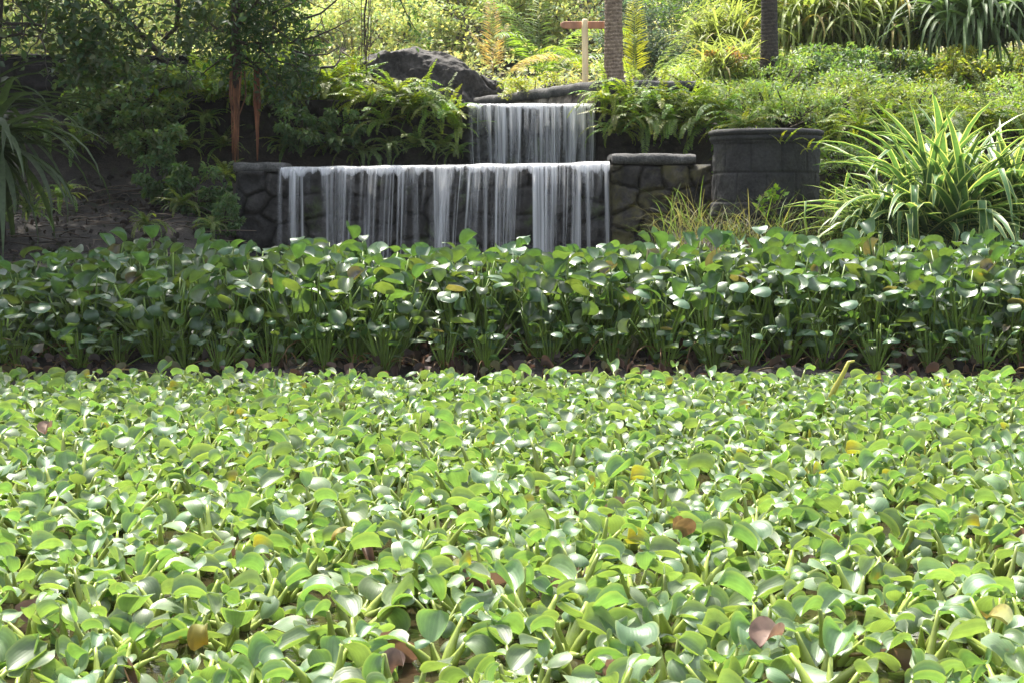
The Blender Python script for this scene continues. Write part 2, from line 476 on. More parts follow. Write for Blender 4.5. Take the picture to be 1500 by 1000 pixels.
# ------------------------------------------------------------------ leaf templates
def blade(nu, nv, L=1.0, W=1.0, cup=0.3, bend=-0.8, wave=0.05, shape='round', seed=0, twist=0.0):
    u = np.linspace(0, 1, nu + 1); v = np.linspace(-1, 1, nv + 1)
    if shape == 'round': w = 0.56 * W * np.power(u, 0.36) * np.sqrt(np.clip(1 - u ** 4.2, 0, 1))
    elif shape == 'lance': w = 0.5 * W * np.power(np.sin(math.pi * np.power(u, 0.8)), 0.8)
    else: w = 0.5 * W * np.sin(math.pi * u)
    w = np.maximum(w, 0.002 * W)
    th = bend * u
    dy = np.cos(th) * L / nu; dz = np.sin(th) * L / nu
    y = np.concatenate([[0], np.cumsum((dy[:-1] + dy[1:]) / 2)]); z = np.concatenate([[0], np.cumsum((dz[:-1] + dz[1:]) / 2)])
    U, Vv = np.meshgrid(u, v, indexing='ij')
    X = Vv * w[:, None]
    ny, nz = -np.sin(th), np.cos(th)
    h = cup * (Vv ** 2) * w[:, None] + wave * L * np.sin(Vv * 2.3 + seed) * np.sin(U * 5 + seed * 1.7) * np.abs(Vv) + twist * Vv * w[:, None] * U
    X = X * (1 - 0.25 * abs(cup) * Vv ** 2)
    V = np.stack([X, y[:, None] + h * ny[:, None], z[:, None] + h * nz[:, None]], -1).reshape(-1, 3)
    idx = np.arange((nu + 1) * (nv + 1)).reshape(nu + 1, nv + 1)
    F = np.stack([idx[:-1, :-1], idx[:-1, 1:], idx[1:, 1:], idx[1:, :-1]], -1).reshape(-1, 4)
    lc = np.stack([U, Vv, np.ones_like(U)], -1).reshape(-1, 3)
    return V, F, lc


def leaf2(W=0.5, fold=0.25, droop=0.15):
    """cheap leaf: two quads folded along the midrib, length 1"""
    V = np.array([[0, 0, 0], [-W / 2, 0.42, fold * W / 2], [0, 0.5, 0.02], [W / 2, 0.42, fold * W / 2], [0, 1, -droop]])
    V = np.array([[0, 0, 0], [0, 0.5, 0.0], [0, 1, -droop], [-W / 2, 0.45, fold * W / 2], [W / 2, 0.45, fold * W / 2]])
    F = np.array([[0, 1, 2, 3], [2, 1, 0, 4]])
    lc = np.array([[0, 0, 1], [.5, 0, 1], [1, 0, 1], [.5, -1, 1], [.5, 1, 1]], float)
    return V, F, lc


def leaf_rots(rs, k, up=0.5, spread=1.0, out=None):
    """random leaf orientations; out = (k,3) outward directions to lean along"""
    az = rs.uniform(0, 2 * math.pi, k)
    pitch = rs.normal(0.15, 0.55 * spread, k)
    if out is not None:
        az = np.arctan2(-out[:, 0], out[:, 1]) + rs.normal(0, 0.7 * spread, k)
    roll = rs.normal(0, 0.5 * spread, k)
    ca, sa, cp, sp, cr, sr = np.cos(az), np.sin(az), np.cos(pitch), np.sin(pitch), np.cos(roll), np.sin(roll)
    Z = np.zeros(k); O = np.ones(k)
    Rz = np.stack([np.stack([ca, -sa, Z], -1), np.stack([sa, ca, Z], -1), np.stack([Z, Z, O], -1)], 1)
    Rx = np.stack([np.stack([O, Z, Z], -1), np.stack([Z, cp, -sp], -1), np.stack([Z, sp, cp], -1)], 1)
    Ry = np.stack([np.stack([cr, Z, sr], -1), np.stack([Z, O, Z], -1), np.stack([-sr, Z, cr], -1)], 1)
    return Rz @ Rx @ Ry


def jitter(rs, base, k, v=0.25, hue=0.12):
    c = np.tile(np.asarray(base, float), (k, 1))
    c *= rs.uniform(1 - v, 1 + v, (k, 1))
    c[:, 0] *= rs.uniform(1 - hue * 1.6, 1 + hue * 1.6, k)
    c[:, 2] *= rs.uniform(1 - hue, 1 + hue, k)
    return c


# ------------------------------------------------------------------ terrain
YS = [-10, 9.15, 9.45, 10.0, 11.7, 12.2, 13.6, 14.3, 14.8, 15.4, 15.7, 17.3, 18.2, 22, 26, 45, 70, 110]
ZL = [-.5, -.3, 0.03, .10, .30, .52, .84, .97, 1.06, 1.3, 1.85, 1.95, 2.05, 2.3, 2.9, 9.5, 17, 26]
ZC = [-.5, -.3, 0.03, .10, .10, -.3, -.3, 1.1, 1.1, 1.1, 1.7, 1.7, 2.0, 2.2, 2.9, 9.5, 17, 26]
ZR = [-.5, -.3, 0.03, .10, .18, .45, .78, 1.0, 1.25, 1.6, 1.75, 2.05, 2.2, 2.75, 3.8, 11, 18, 27]


def sstep(a, b, x):
    t = np.clip((x - a) / (np.asarray(b) - a), 0, 1); return t * t * (3 - 2 * t)


def H(x, y):
    x = np.asarray(x, float); y = np.asarray(y, float)
    l, c, r = np.interp(y, YS, ZL), np.interp(y, YS, ZC), np.interp(y, YS, ZR)
    a = sstep(-2.45, -2.1, x); b = sstep(np.where(y < 13.95, 0.85, 1.45), np.where(y < 13.95, 1.3, 1.9), x)
    z = l * (1 - a) + c * a
    return z * (1 - b) + r * b


def h1(x, y): return float(H(np.array([x]), np.array([y]))[0])


xs = np.concatenate([np.linspace(-60, -8, 22), np.linspace(-7.6, 7.6, 150), np.linspace(8, 60, 22)])
ys = np.concatenate([np.linspace(-10, 8.8, 14), np.linspace(9, 19, 110), np.linspace(19.5, 110, 60)])
X, Yg = np.meshgrid(xs, ys)
Z = H(X, Yg)
pp = np.stack([X.ravel() * 2.2, Yg.ravel() * 2.2, np.zeros(X.size)], -1)
nz_ = fbm(pp, 4, 3).reshape(X.shape)
Z = Z + nz_ * np.where((Yg > 9.4), 0.045, 0.0) + np.where(Yg > 24, nz_ * 0.25, 0)
mb = MB(); mb.grid(np.stack([X, Yg, Z], -1))
tag(mb.obj("ground", M_SOIL), kind="structure")
mb = MB(); mb.grid(np.array([[(-14, -3, 0), (14, -3, 0)], [(-14, 14.2, 0), (14, 14.2, 0)]]))
tag(mb.obj("pond_water", M_WATER), kind="structure")
mb = MB(); mb.grid(np.array([[(-2.0, 13.97, 1.295), (0.82, 13.97, 1.335)], [(-2.0, 15.5, 1.295), (0.82, 15.5, 1.335)]]))
tag(mb.obj("pool_water", M_POOL), kind="structure")
mb = MB(); mb.grid(np.array([[(-0.45, 15.35, 1.9), (0.74, 15.35, 1.9)], [(-0.45, 18.0, 1.9), (0.3, 17.0, 1.9)]]))
tag(mb.obj("pool_water", M_POOL), kind="structure")


# ------------------------------------------------------------------ water hyacinth
RS_H = np.random.RandomState(21)
BL = []
for i in range(12):
    BL.append(blade(8, 8, 1.0, 1.0, cup=[0.55, 0.9, -0.45, 0.35, 1.2, 0.6, -0.6, 0.45, 0.8, 0.2, 1.1, -0.3][i],
                    bend=[-1.2, -0.6, -1.5, -1.9, -0.5, 0.4, -1.1, -2.1, 0.1, -1.5, -1.3, -0.9][i], wave=0.06, seed=i * 1.3,
                    twist=[0, .25, 0, -.2, .15, 0, .2, 0, -.3, .2, -.1, 0][i]))
CRUMP = [blade(7, 6, 1.0, 0.8, cup=1.6, bend=-2.2, wave=0.14, seed=3.1), blade(7, 6, 1.0, 0.7, cup=2.0, bend=-1.4, wave=0.18, seed=5.7, twist=.5)]
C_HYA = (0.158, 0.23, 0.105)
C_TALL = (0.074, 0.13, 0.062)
C_STALK = (0.30, 0.37, 0.075)


def arc(p0, az, el0, el1, L, n):
    pts = [np.array(p0, float)]
    for i in range(n):
        e = el0 + (el1 - el0) * i / max(n - 1, 1)
        pts.append(pts[-1] + L / n * np.array([-math.sin(az) * math.cos(e), math.cos(az) * math.cos(e), math.sin(e)]))
    return pts


def leaf_on(mb, rs, p, az, pitch, L, W, col, tmpl=None, roll=None):
    T = tmpl if tmpl is not None else BL[rs.randint(len(BL))]
    R = rotz(az) @ rotx(pitch) @ roty(rs.normal(0, 0.25) if roll is None else roll) @ np.diag([W, L, L])
    mb.inst(T, [R], [p], [col])


def low_plant_meshes(seed, mood):
    rs = np.random.RandomState(seed)
    lf, st, dd = MB(), MB(), MB()
    n = rs.randint(7, 10); a0 = rs.uniform(0, 6.28)
    for k in range(n):
        az = a0 + k * 2.4 + rs.normal(0, 0.3)
        inner = k / n
        Lp = rs.uniform(0.08, 0.16) * (0.75 + 0.45 * inner)
        el = rad(rs.uniform(22, 48) + 32 * inner)
        pts = arc((0.012 * -math.sin(az), 0.012 * math.cos(az), -0.02), az, el + 0.1, el + rs.uniform(-0.35, 0.25), Lp, 5)
        b = rs.uniform(0.011, 0.018)
        rr = [b * 0.75, b * 1.05, b * 1.0, b * 0.72, b * 0.45, b * 0.36]
        sc = np.array(C_STALK) * rs.uniform(0.8, 1.2)
        if rs.rand() < 0.15: sc = np.array((0.25, 0.30, 0.06))
        st.tube(pts, rr, 7, sc)
        L = rs.uniform(0.06, 0.108) * (1.05 if inner < 0.6 else 0.85)
        W = L * rs.uniform(1.05, 1.45)
        c = np.array(C_HYA) * rs.uniform(0.8, 1.15); c[0] *= rs.uniform(0.82, 1.1)
        leaf_on(lf, rs, pts[-1], az + rs.normal(0, 0.6), rad(rs.normal(12, 24) if rs.rand() < 0.85 else rs.uniform(45, 85)), L, W, c)
        if mood == 'yellow' and k == 2: lf.c[-1] = np.array(C_HYA) + (np.array((0.27, 0.23, 0.04)) - np.array(C_HYA)) * np.clip(lf.l[-1][:, :1] * 1.9 - 0.3, 0, 1) - np.array((0.1, .1, 0)) * np.clip(lf.l[-1][:, :1] * 4 - 3.2, 0, 1)
    if mood == 'withered':
        az = rs.uniform(0, 6.28)
        pts = arc((0, 0, 0), az, 0.6, 0.0, 0.14, 4)
        st.tube(pts, [0.008, 0.007, 0.006, 0.005, 0.004], 5, (0.25, 0.16, 0.06))
        leaf_on(dd, rs, pts[-1], az, 0.1, 0.11, 0.1, (0.22, 0.15, 0.11), CRUMP[rs.randint(2)])
    return lf, st, dd


LOW_LABEL = {
    'green': "low water hyacinth rosette with plain green leaves in the floating mat",
    'yellow': "low water hyacinth rosette with one yellowed leaf in the floating mat",
    'withered': "low water hyacinth rosette with a brown withered leaf in the floating mat"}
low_protos, low_mb = [], []
for i in range(14):
    mood = 'yellow' if i == 12 else 'withered' if i == 13 else 'green'
    lf, st, dd = low_plant_meshes(100 + i, mood)
    low_protos.append((mood, lf.mesh("foliage", M_HYA), st.mesh("stalk_cluster", M_STALK), dd.mesh("dead_leaf", M_DEAD) if dd.n else None))
    low_mb.append((lf, st))

# jittered rows of plants; nearest 300 are objects, the rest of the mat is one object
pos = []
y = 2.75
while y < 9.35:
    sp = 0.192 - 0.0035 * y
    half = 0.3 * y + 0.9
    x = -half + RS_H.uniform(0, sp)
    while x < half:
        pos.append((x + RS_H.uniform(-.075, .075), y + RS_H.uniform(-.075, .075)))
        x += sp
    y += sp * 0.84
pos = [p for p in pos if p[1] < 9.3 + 0.12 * math.sin(p[0] * 2.1)]
inview = sorted([p for p in pos if abs(p[0]) < 0.3 * p[1] + 0.12 and p[1] > 3.0], key=lambda p: p[1])
near = set(inview[:285])
first = {}
for (x, y) in inview[:285]:
    r_ = RS_H.rand()
    i = 12 if r_ < 0.03 else 13 if r_ < 0.09 else RS_H.randint(12)
    s = RS_H.uniform(0.6, 0.92)
    loc = (x, y, 0.0); rz = RS_H.uniform(0, 6.28)
    if i not in first:
        mood, me_l, me_s, me_d = low_protos[i]
        t = thing("water_hyacinth", loc, LOW_LABEL[mood], "water hyacinth", "low water hyacinths of the floating mat", rz, (s, s, s))
        link("foliage", me_l, t); link("stalk_cluster", me_s, t)
        if me_d: tag(link("dead_leaf", me_d, t), "brown withered leaf")
        first[i] = t
    else:
        dup(first[i], loc, rz, (s, s, s))
# remainder of the mat: too many to count
mat = MB()
for (x, y) in pos:
    if (x, y) in near: continue
    lf, st = low_mb[RS_H.randint(14)]
    s = RS_H.uniform(0.62, 0.9); R = rotz(RS_H.uniform(0, 6.28)) * s
    tint = RS_H.uniform(0.9, 1.1)
    for src, mi in ((lf, 0), (st, 1)):
        V = np.concatenate(src.v); F = np.concatenate(src.f)
        mat.add(V @ R.T + np.array([x, y, 0]), F, np.concatenate(src.c) * tint, np.concatenate(src.l), mi)
tag(mat.obj("hyacinth_mat", [M_HYA, M_STALK]), "mass of low water hyacinth leaves filling the rest of the pond surface", "water plants", kind="stuff")


def tall_plant(seed, dead=0, big=1.0):
    rs = np.random.RandomState(seed)
    lf, st, dd = MB(), MB(), MB()
    n = rs.randint(23, 29); a0 = rs.uniform(0, 6.28)
    for k in range(n):
        az = a0 + k * 2.4 + rs.normal(0, 0.3)
        Lp = rs.uniform(0.48, 0.74)
        if k < 9: Lp = rs.uniform(0.2, 0.55)
        if k > 6 and rs.rand() < 0.015: Lp *= 1.15
        el = rad(rs.uniform(66, 88) if k >= 3 else rs.uniform(45, 75))
        pts = arc((0.02 * -math.sin(az), 0.02 * math.cos(az), -0.03), az, el, el + rs.uniform(-0.35, 0.1), Lp, 6)
        b = rs.uniform(0.0065, 0.0095)
        st.tube(pts, [b * 1.3, b * 1.15, b, b * 0.9, b * 0.8, b * 0.7, b * 0.55], 5, np.array((0.15, 0.23, 0.04)) * rs.uniform(0.7, 1.3))
        L = rs.uniform(0.095, 0.158) * big; W = L * rs.uniform(0.85, 1.15)
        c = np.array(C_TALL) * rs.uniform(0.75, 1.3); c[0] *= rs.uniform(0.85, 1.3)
        if rs.rand() < 0.025: c = np.array((0.13, 0.115, 0.09)) * rs.uniform(.6, 1.2)
        leaf_on(lf, rs, pts[-1], az + rs.normal(0, 1.2), rad(rs.uniform(-75, 80)), L, W, c)
    for k in range(dead):
        az = math.pi + rs.normal(0, 0.8)
        pts = arc((0, 0, 0), az, 1.3, -0.9, rs.uniform(0.2, 0.5), 5)
        dd.tube(pts, [0.006, 0.006, 0.005, 0.004, 0.004, 0.003], 5, (0.20, 0.12, 0.05))
        leaf_on(dd, rs, pts[-1], az, -1.2 + rs.normal(0, 0.3), 0.15, 0.13, np.array([(0.28, 0.20, 0.16), (0.20, 0.13, 0.10), (0.13, 0.09, 0.06)][rs.randint(3)]), CRUMP[rs.randint(2)])
    return lf, st, dd


TALL_PLAIN = "tall dark green water hyacinth in the bank of plants before the waterfall"
TALL_DEAD = "tall water hyacinth with brown withered leaves hanging at the muddy foot of the bank"
protos = []
for i in range(12):
    lf, st, dd = tall_plant(300 + i, dead=0 if i < 7 else 2 + i % 3)
    protos.append((lf.mesh("foliage", M_TALL), st.mesh("stalk_cluster", M_STALK), dd.mesh("dead_leaf", M_DEAD) if dd.n else None))
tallpos = []
for x in np.arange(-3.7, 3.7, 0.3):
    tallpos.append((x + RS_H.uniform(-.1, .1), 9.74 + RS_H.uniform(-.06, .06)))
y = 9.95
while y < 11.75:
    x = -3.9
    while x < 3.9:
        tallpos.append((x + RS_H.uniform(-.1, .1), y + RS_H.uniform(-.1, .1)))
        x += 0.25
    y += 0.205
tallpos = [p for p in tallpos if not (p[0] < -2.5 and p[1] > 11.35)]
first = {}
for (x, y) in sorted(tallpos, key=lambda p: p[1])[:300]:
    front = y < 10.35
    i = RS_H.randint(7, 12) if (front and RS_H.rand() < 0.8) else RS_H.randint(0, 7)
    top = np.interp(x, [-4.5, -3.2, -2.4, -1.7, 0.3, 0.8, 4.5], [0.55, 0.58, 0.75, 0.86, 0.86, 0.86, 0.84]) * (0.9 if front else 1.0)
    s = RS_H.uniform(0.9, 1.1); top *= RS_H.uniform(0.9, 1.06)
    y += 0.06 * math.sin(x * 3.1) * math.sin(x * 1.3 + 1) * (y < 10.5)
    if y < 9.84: s *= 0.62; top *= 0.9
    loc = (x, y, h1(x, y) - 0.01); rz = RS_H.uniform(-0.6, 0.6) if i >= 7 else RS_H.uniform(0, 6.28)
    if i not in first:
        me_l, me_s, me_d = protos[i]
        t = thing("tall_water_hyacinth", loc, TALL_DEAD if me_d else TALL_PLAIN, "tall hyacinth", "tall water hyacinths on the bank", rz, (s, s, s * top))
        link("foliage", me_l, t); link("stalk_cluster", me_s, t)
        if me_d: tag(link("dead_leaf", me_d, t), "brown withered leaves")
        first[i] = t
    else:
        dup(first[i], loc, rz, (s, s, s * top))

# single odd leaves that stand out on the mat
def odd_leaf(px, py, z, L, W, col, tmpl, label, az, pitch, roll=0.2):
    z -= .015; pitch = min(pitch, .45)
    Y = (CAM_Z - z) * FPX / (py - HORIZON); p = P(px, py, Y)
    mb = MB()
    T = blade(12, 12, 1, 1, tmpl[0] * 1.3, tmpl[1] * 1.3, 0.13, 'round', tmpl[4], 0.4); z -= .045; L *= .5; W *= .48
    R = rotz(az) @ rotx(pitch) @ roty(roll) @ np.diag([W, L, L])
    u = T[2][:, :1]; v = np.abs(T[2][:, 1:2])
    c = np.array(col[0]) * (1 - u) + np.array(col[1]) * u
    c = c * (1 - 0.35 * (fbm(T[0] * 4 + px, 3, 3)[:, None] > 0.25))
    mb.add(T[0] @ R.T, T[1], c, T[2])
    tag(mb.obj("withered_leaf", M_DEAD, loc=p), label, "leaf")


odd_leaf(1145, 930, .13, .15, .15, ((.34, .25, .20), (.20, .12, .09)), (0.7, -1.0, .1, 'round', 2), "large pinkish brown withered leaf near the bottom edge of the mat", 2.2, .5)
odd_leaf(508, 772, .17, .13, .15, ((.30, .30, .05), (.36, .24, .03)), (-0.4, -1.6, .05, 'round', 1), "yellow speckled leaf arching above the middle of the mat", 1.4, .3)
odd_leaf(985, 775, .16, .11, .09, ((.33, .25, .10), (.15, .09, .05)), (1.2, -1.2, .1, 'round', 4), "tan curled leaf with a dark tip in the mat", -1.0, .2)
odd_leaf(75, 625, .15, .13, .12, ((.27, .2, .15), (.17, .11, .08)), (0.9, -1.3, .12, 'round', 5), "brownish pink withered leaf by the shaded border of the mat", 2.8, .9)
odd_leaf(590, 975, .10, .14, .11, ((.18, .12, .1), (.08, .05, .045)), (1.1, -1.6, .12, 'round', 6), "dark brown curled leaf low at the bottom edge of the mat", 0.6, .1)
odd_leaf(1475, 915, .17, .14, .15, ((.13, .17, .05), (.24, .2, .04)), (0.5, -0.7, .05, 'round', 7), "olive leaf with yellow blotches standing at the border of the mat", 0.3, 1.0)
odd_leaf(300, 915, .12, .11, .12, ((.2, .24, .05), (.40, .27, .02)), (0.6, -1.9, .08, 'round', 8), "green leaf with an orange yellow rim low in the mat", 2.9, .2)
p0 = np.array(P(1213, 592, 8.05)); mb = MB()
mb.tube([np.zeros(3), np.array(P(1222, 570, 8.05)) - p0, np.array(P(1236, 545, 8.05)) - p0, np.array(P(1243, 530, 8.05)) - p0, np.array(P(1252, 528, 8.05)) - p0], [.016, .014, .011, .009, .005], 8, (0.38, .36, .06))
tag(mb.obj("bent_stalk", M_STALK, loc=p0), "thick yellow bent stalk poking out of the mat below the striped plant", "stalk")

# litter along the mud at the foot of the tall bank
lit = MB(); rs = np.random.RandomState(5)
k = 520
lx = rs.uniform(-4.2, 4.2, k); ly = rs.uniform(9.4, 10.4, k); lz = H(lx, ly) + 0.015 + rs.uniform(0, 0.05, k)
for T, sl in ((CRUMP[0], slice(0, 260)), (CRUMP[1], slice(260, k))):
    R = leaf_rots(rs, 260, spread=1.3) * rs.uniform(0.04, 0.09, 260)[:, None, None]
    cc = np.array([(0.12, 0.08, 0.065), (0.06, 0.042, 0.033), (0.035, 0.025, 0.02), (0.10, 0.10, 0.045)])[rs.randint(0, 4, 260)]
    lit.inst(T, R, np.stack([lx, ly, lz], -1)[sl], cc)
for j in range(160):
    p = np.array([rs.uniform(-4, 4), rs.uniform(9.5, 10.3), 0.06]); az = rs.uniform(0, 6.28)
    lit.tube(arc(p, az, rs.uniform(-.1, .5), rs.uniform(-.5, .2), rs.uniform(.1, .35), 3), [.006, .005, .004, .003], 4, np.array((0.24, 0.17, 0.06)) * rs.uniform(.5, 1.3))
tag(lit.obj("leaf_litter", M_DEAD), "brown dead leaves and stalks lying on the mud below the tall hyacinths", "leaf litter", kind="stuff")


lit = MB(); rs = np.random.RandomState(6)
for j in range(420):
    x = rs.uniform(-5.2, -2.25); yy = rs.uniform(11.3, 15.2)
    p = np.array([x, yy, h1(x, yy) + 0.01]); az = rs.uniform(0, 6.28)
    lit.tube(arc(p, az, rs.uniform(-.1, .35), rs.uniform(-.4, .2), rs.uniform(.1, .5), 3), [.006, .005, .004, .003], 4, np.array((0.13, 0.10, 0.075)) * rs.uniform(.3, 1.5))
k = 900; lx = rs.uniform(-5.2, -2.2, k); ly = rs.uniform(11.3, 15.3, k)
R = leaf_rots(rs, k, spread=.8) * rs.uniform(0.015, 0.06, k)[:, None, None]
lit.inst(CRUMP[0], R, np.stack([lx, ly, H(lx, ly) + .015], -1), np.array([(0.05, 0.038, 0.03), (0.03, 0.024, 0.02), (0.10, 0.085, 0.07), (0.035, .04, .018)])[rs.randint(0, 4, k)])
tag(lit.obj("leaf_litter", M_DEAD), "dry twigs and dead leaves scattered over the shaded soil bank", "leaf litter", kind="stuff")


# ------------------------------------------------------------------ stone walls
def voronoi(s, z, cell, seed, jit=0.75, ax=1.25):
    u, v = s / (cell * ax), z / cell
    iu, iv = np.floor(u).astype(int), np.floor(v).astype(int)
    d1 = np.full(u.shape, 9.0); d2 = np.full(u.shape, 9.0); cid = np.zeros(u.shape)
    for du in (-1, 0, 1, ):
        for dv in (-1, 0, 1):
            a, b = iu + du, iv + dv
            px = a + 0.5 + jit * (hash3(a, b, 1, seed) - 0.5); pz = b + 0.5 + jit * (hash3(a, b, 2, seed) - 0.5)
            d = np.hypot(u - px, v - pz)
            c = hash3(a, b, 3, seed)
            near_ = d < d1
            d2 = np.where(near_, d1, np.minimum(d2, d)); cid = np.where(near_, c, cid); d1 = np.where(near_, d, d1)
    return d1, d2, cid


def rubble(mb, p0, p1, z0, z1, thick=0.35, cell=0.22, depth=0.05, seed=1, res=0.016, blocks=None, zfun=None, tone=(1, 1, 1)):
    """stone wall along p0->p1 (left to right seen from the front); rough front face, plain back"""
    p0, p1 = np.array(p0, float), np.array(p1, float)
    Ln = np.linalg.norm(p1 - p0); d = (p1 - p0) / Ln; nrm = np.array([d[1], -d[0]])
    ns, nzc = int(Ln / res) + 2, int((z1 - z0) / res) + 2
    S, Zz = np.meshgrid(np.linspace(0, Ln, ns), np.linspace(z0, z1, nzc), indexing='xy')
    if blocks:
        bw, bh = blocks
        row = np.floor((Zz - z0) / bh); off = (row % 2) * 0.5 + hash3(row.astype(int), row.astype(int) * 0, row.astype(int) * 0, seed) * 0.3
        fs = (S / bw + off) % 1.0; fz = ((Zz - z0) / bh) % 1.0
        e = np.minimum(np.minimum(fs, 1 - fs) * bw, np.minimum(fz, 1 - fz) * bh)
        g = np.clip(e / 0.02, 0, 1)
        cid = hash3(np.floor(S / bw + off).astype(int), row.astype(int), row.astype(int) * 0, seed)
    else:
        d1, d2, cid = voronoi(S + 0.04 * fbm(np.stack([S.ravel() * 6, Zz.ravel() * 6, 0 * S.ravel()], -1), 2, 9).reshape(S.shape), Zz, cell, seed)
        g = np.clip((d2 - d1 - 0.01) / 0.13, 0, 1); g = g * g * (3 - 2 * g)
    n = fbm(np.stack([S.ravel() * 11, Zz.ravel() * 11, np.full(S.size, seed * 3.3)], -1), 5, seed).reshape(S.shape)
    disp = depth * g + (cid - 0.5) * depth * 0.5 + n * 0.022
    edge = (S < 1e-6) | (S > Ln - 1e-6) | (Zz > z1 - 1e-6)
    disp = np.where(edge, -0.06, disp)
    G = np.stack([p0[0] + d[0] * S + nrm[0] * disp, p0[1] + d[1] * S + nrm[1] * disp, Zz if zfun is None else zfun(S, Zz)], -1)
    tint = (0.65 + 0.7 * cid)[..., None] * np.array(tone) * (0.3 + 0.7 * g)[..., None] * (1 + 0.5 * n)[..., None].clip(.4, 1.6)
    mb.grid(G, tint)
    q = [p0 - nrm * 0.03, p1 - nrm * 0.03, p1 - nrm * thick, p0 - nrm * thick]
    V = [(*a, z0) for a in q] + [(*a, z1 - 0.01) for a in q]
    mb.add(V, [(4, 5, 6, 7), (1, 2, 6, 5), (2, 3, 7, 6), (3, 0, 4, 7), (0, 1, 5, 4)], np.array(tone) * 0.6)


def coping(mb, p0, p1, z, w=0.4, h=0.09, over=0.06, seed=1, n=None, z1=None, tone=(1, 1, 1)):
    """irregular rounded cap slab lying along p0->p1, top at z (to z1)"""
    p0, p1 = np.array(p0, float), np.array(p1, float)
    Ln = np.linalg.norm(p1 - p0); d = (p1 - p0) / Ln; nrm = np.array([d[1], -d[0]])
    n = n or max(8, int(Ln / 0.04))
    prof = [(-w, -h), (-w, -0.01), (-w * 0.7, 0.0), (-w * 0.3, 0.004), (over * 0.4, 0), (over * 0.8, -0.012), (over, -h * 0.35), (over * 0.95, -h * 0.7), (over * 0.7, -h)]
    prof = np.array(prof + [prof[0]])
    s = np.linspace(0, Ln, n)
    S, Pi = np.meshgrid(s, np.arange(len(prof)), indexing='ij')
    a = prof[Pi, 0]; b = prof[Pi, 1]
    sh = np.ones(n); sh[0] = sh[-1] = 0.86
    zz = z + (0 if z1 is None else (z1 - z) * S / Ln)
    q = np.stack([S.ravel() * 7, a.ravel() * 7, b.ravel() * 7 + seed * 5], -1)
    j = fbm(q, 3, seed).reshape(S.shape) * 0.009
    j[:, -1] = j[:, 0]
    aa = (a + j) * sh[:, None]; bb = b * sh[:, None] - h * 0.5 * (1 - sh[:, None]) + j * 0.7
    G = np.stack([p0[0] + d[0] * S + nrm[0] * aa, p0[1] + d[1] * S + nrm[1] * aa, zz + bb], -1)
    mb.grid(G[::-1], np.array(tone) * (1 + 0.25 * fbm(q, 2, seed + 4).reshape(S.shape)[::-1])[..., None])
    for i in (0, n - 1):      # end faces
        k = len(prof) - 1
        V = G[i, :k]
        mb.add(np.concatenate([V, [V.mean(0)]]), [(k, m, (m + 1) % k, (m + 1) % k) if False else (k, m, (m + 1) % k, (m + 2) % k) for m in range(0, k - 1, 2)] + ([(k, k - 1, 0, 0)] if False else []), np.array(tone))


XL = lambda px, Y: (px - 750) / FPX * Y
# lower waterfall wall
w = thing("stone_wall", (0, 14, 0), "dark rubble stone wall under the lower wide waterfall, capped at both ends", "stone wall")
mb = MB(); rubble(mb, (-2.27, 14.0), (0.80, 14.0), -0.3, 1.285, 0.35, 0.22, 0.06, 3)
mb.obj("wall_face", M_STONE, w, loc=(0, -14, 0))
mb = MB(); rubble(mb, (0.80, 13.97), (1.64, 14.0), -0.1, 1.33, 0.35, 0.19, 0.07, 8, tone=(0.62, 0.6, 0.56))
tag(mb.obj("wall_face", M_MOSSY, w, loc=(0, -14, 0)), "mossy end of the wall")
mb = MB(); coping(mb, (-2.28, 14.0), (-1.86, 14.0), 1.345, 0.5, 0.08, 0.05, 4); mb.obj("cap_stone", M_CAP, w, loc=(0, -14, 0))
mb = MB(); coping(mb, (0.815, 13.97), (1.50, 13.99), 1.415, 0.5, 0.085, 0.07, 6); mb.obj("cap_stone", M_CAP, w, loc=(0, -14, 0))
for o in w.children: pass

# upper waterfall wall
w = thing("stone_wall", (0.17, 15.4, 0), "dark straight wall behind the narrow upper waterfall", "stone wall")
mb = MB(); rubble(mb, (-0.46, 15.4), (0.76, 15.4), 1.0, 1.885, 0.3, 0.2, 0.03, 13, tone=(0.7, 0.85, 0.75))
mb.obj("wall_face", M_STONE, w, loc=(-0.17, -15.4, 0))
w = thing("basin_wall", (0.2, 16.5, 0), "long stained wall with dark sloping-looking coping above the upper waterfall", "garden wall")
mb = MB(); rubble(mb, (-0.45, 18.1), (0.74, 15.5), 1.6, 2.05, 0.3, 0.5, 0.01, 17, blocks=(1.3, 0.5))
mb.obj("wall_face", M_RENDER, w, loc=(-0.2, -16.5, 0))
mb = MB(); coping(mb, (-0.5, 18.2), (0.78, 15.45), 2.12, 0.4, 0.1, 0.06, 9)
mb.obj("coping", M_CAP, w, loc=(-0.2, -16.5, 0))
w = thing("garden_wall", (1.2, 15.6, 0), "dark garden wall half hidden by ferns beside the upper waterfall", "garden wall")
mb = MB(); rubble(mb, (0.78, 15.44), (1.75, 15.7), 1.0, 2.06, 0.3, 0.26, 0.05, 19, tone=(0.9, 0.85, 0.8))
mb.obj("wall_face", M_STONE, w, loc=(-1.2, -15.6, 0))
mb = MB(); coping(mb, (0.79, 15.44), (1.8, 15.7), 2.13, 0.35, 0.08, 0.05, 10); mb.obj("coping", M_CAP, w, loc=(-1.2, -15.6, 0))
w = thing("garden_wall", (2, 17.5, 0), "low dark wall strip behind the palm trunk and signpost", "garden wall")
mb = MB(); rubble(mb, (0.35, 17.4), (1.9, 17.6), 1.7, 2.24, 0.3, 0.3, 0.04, 29, tone=(0.8, 0.75, 0.7)); mb.obj("wall_face", M_STONE, w, loc=(-2, -17.5, 0))
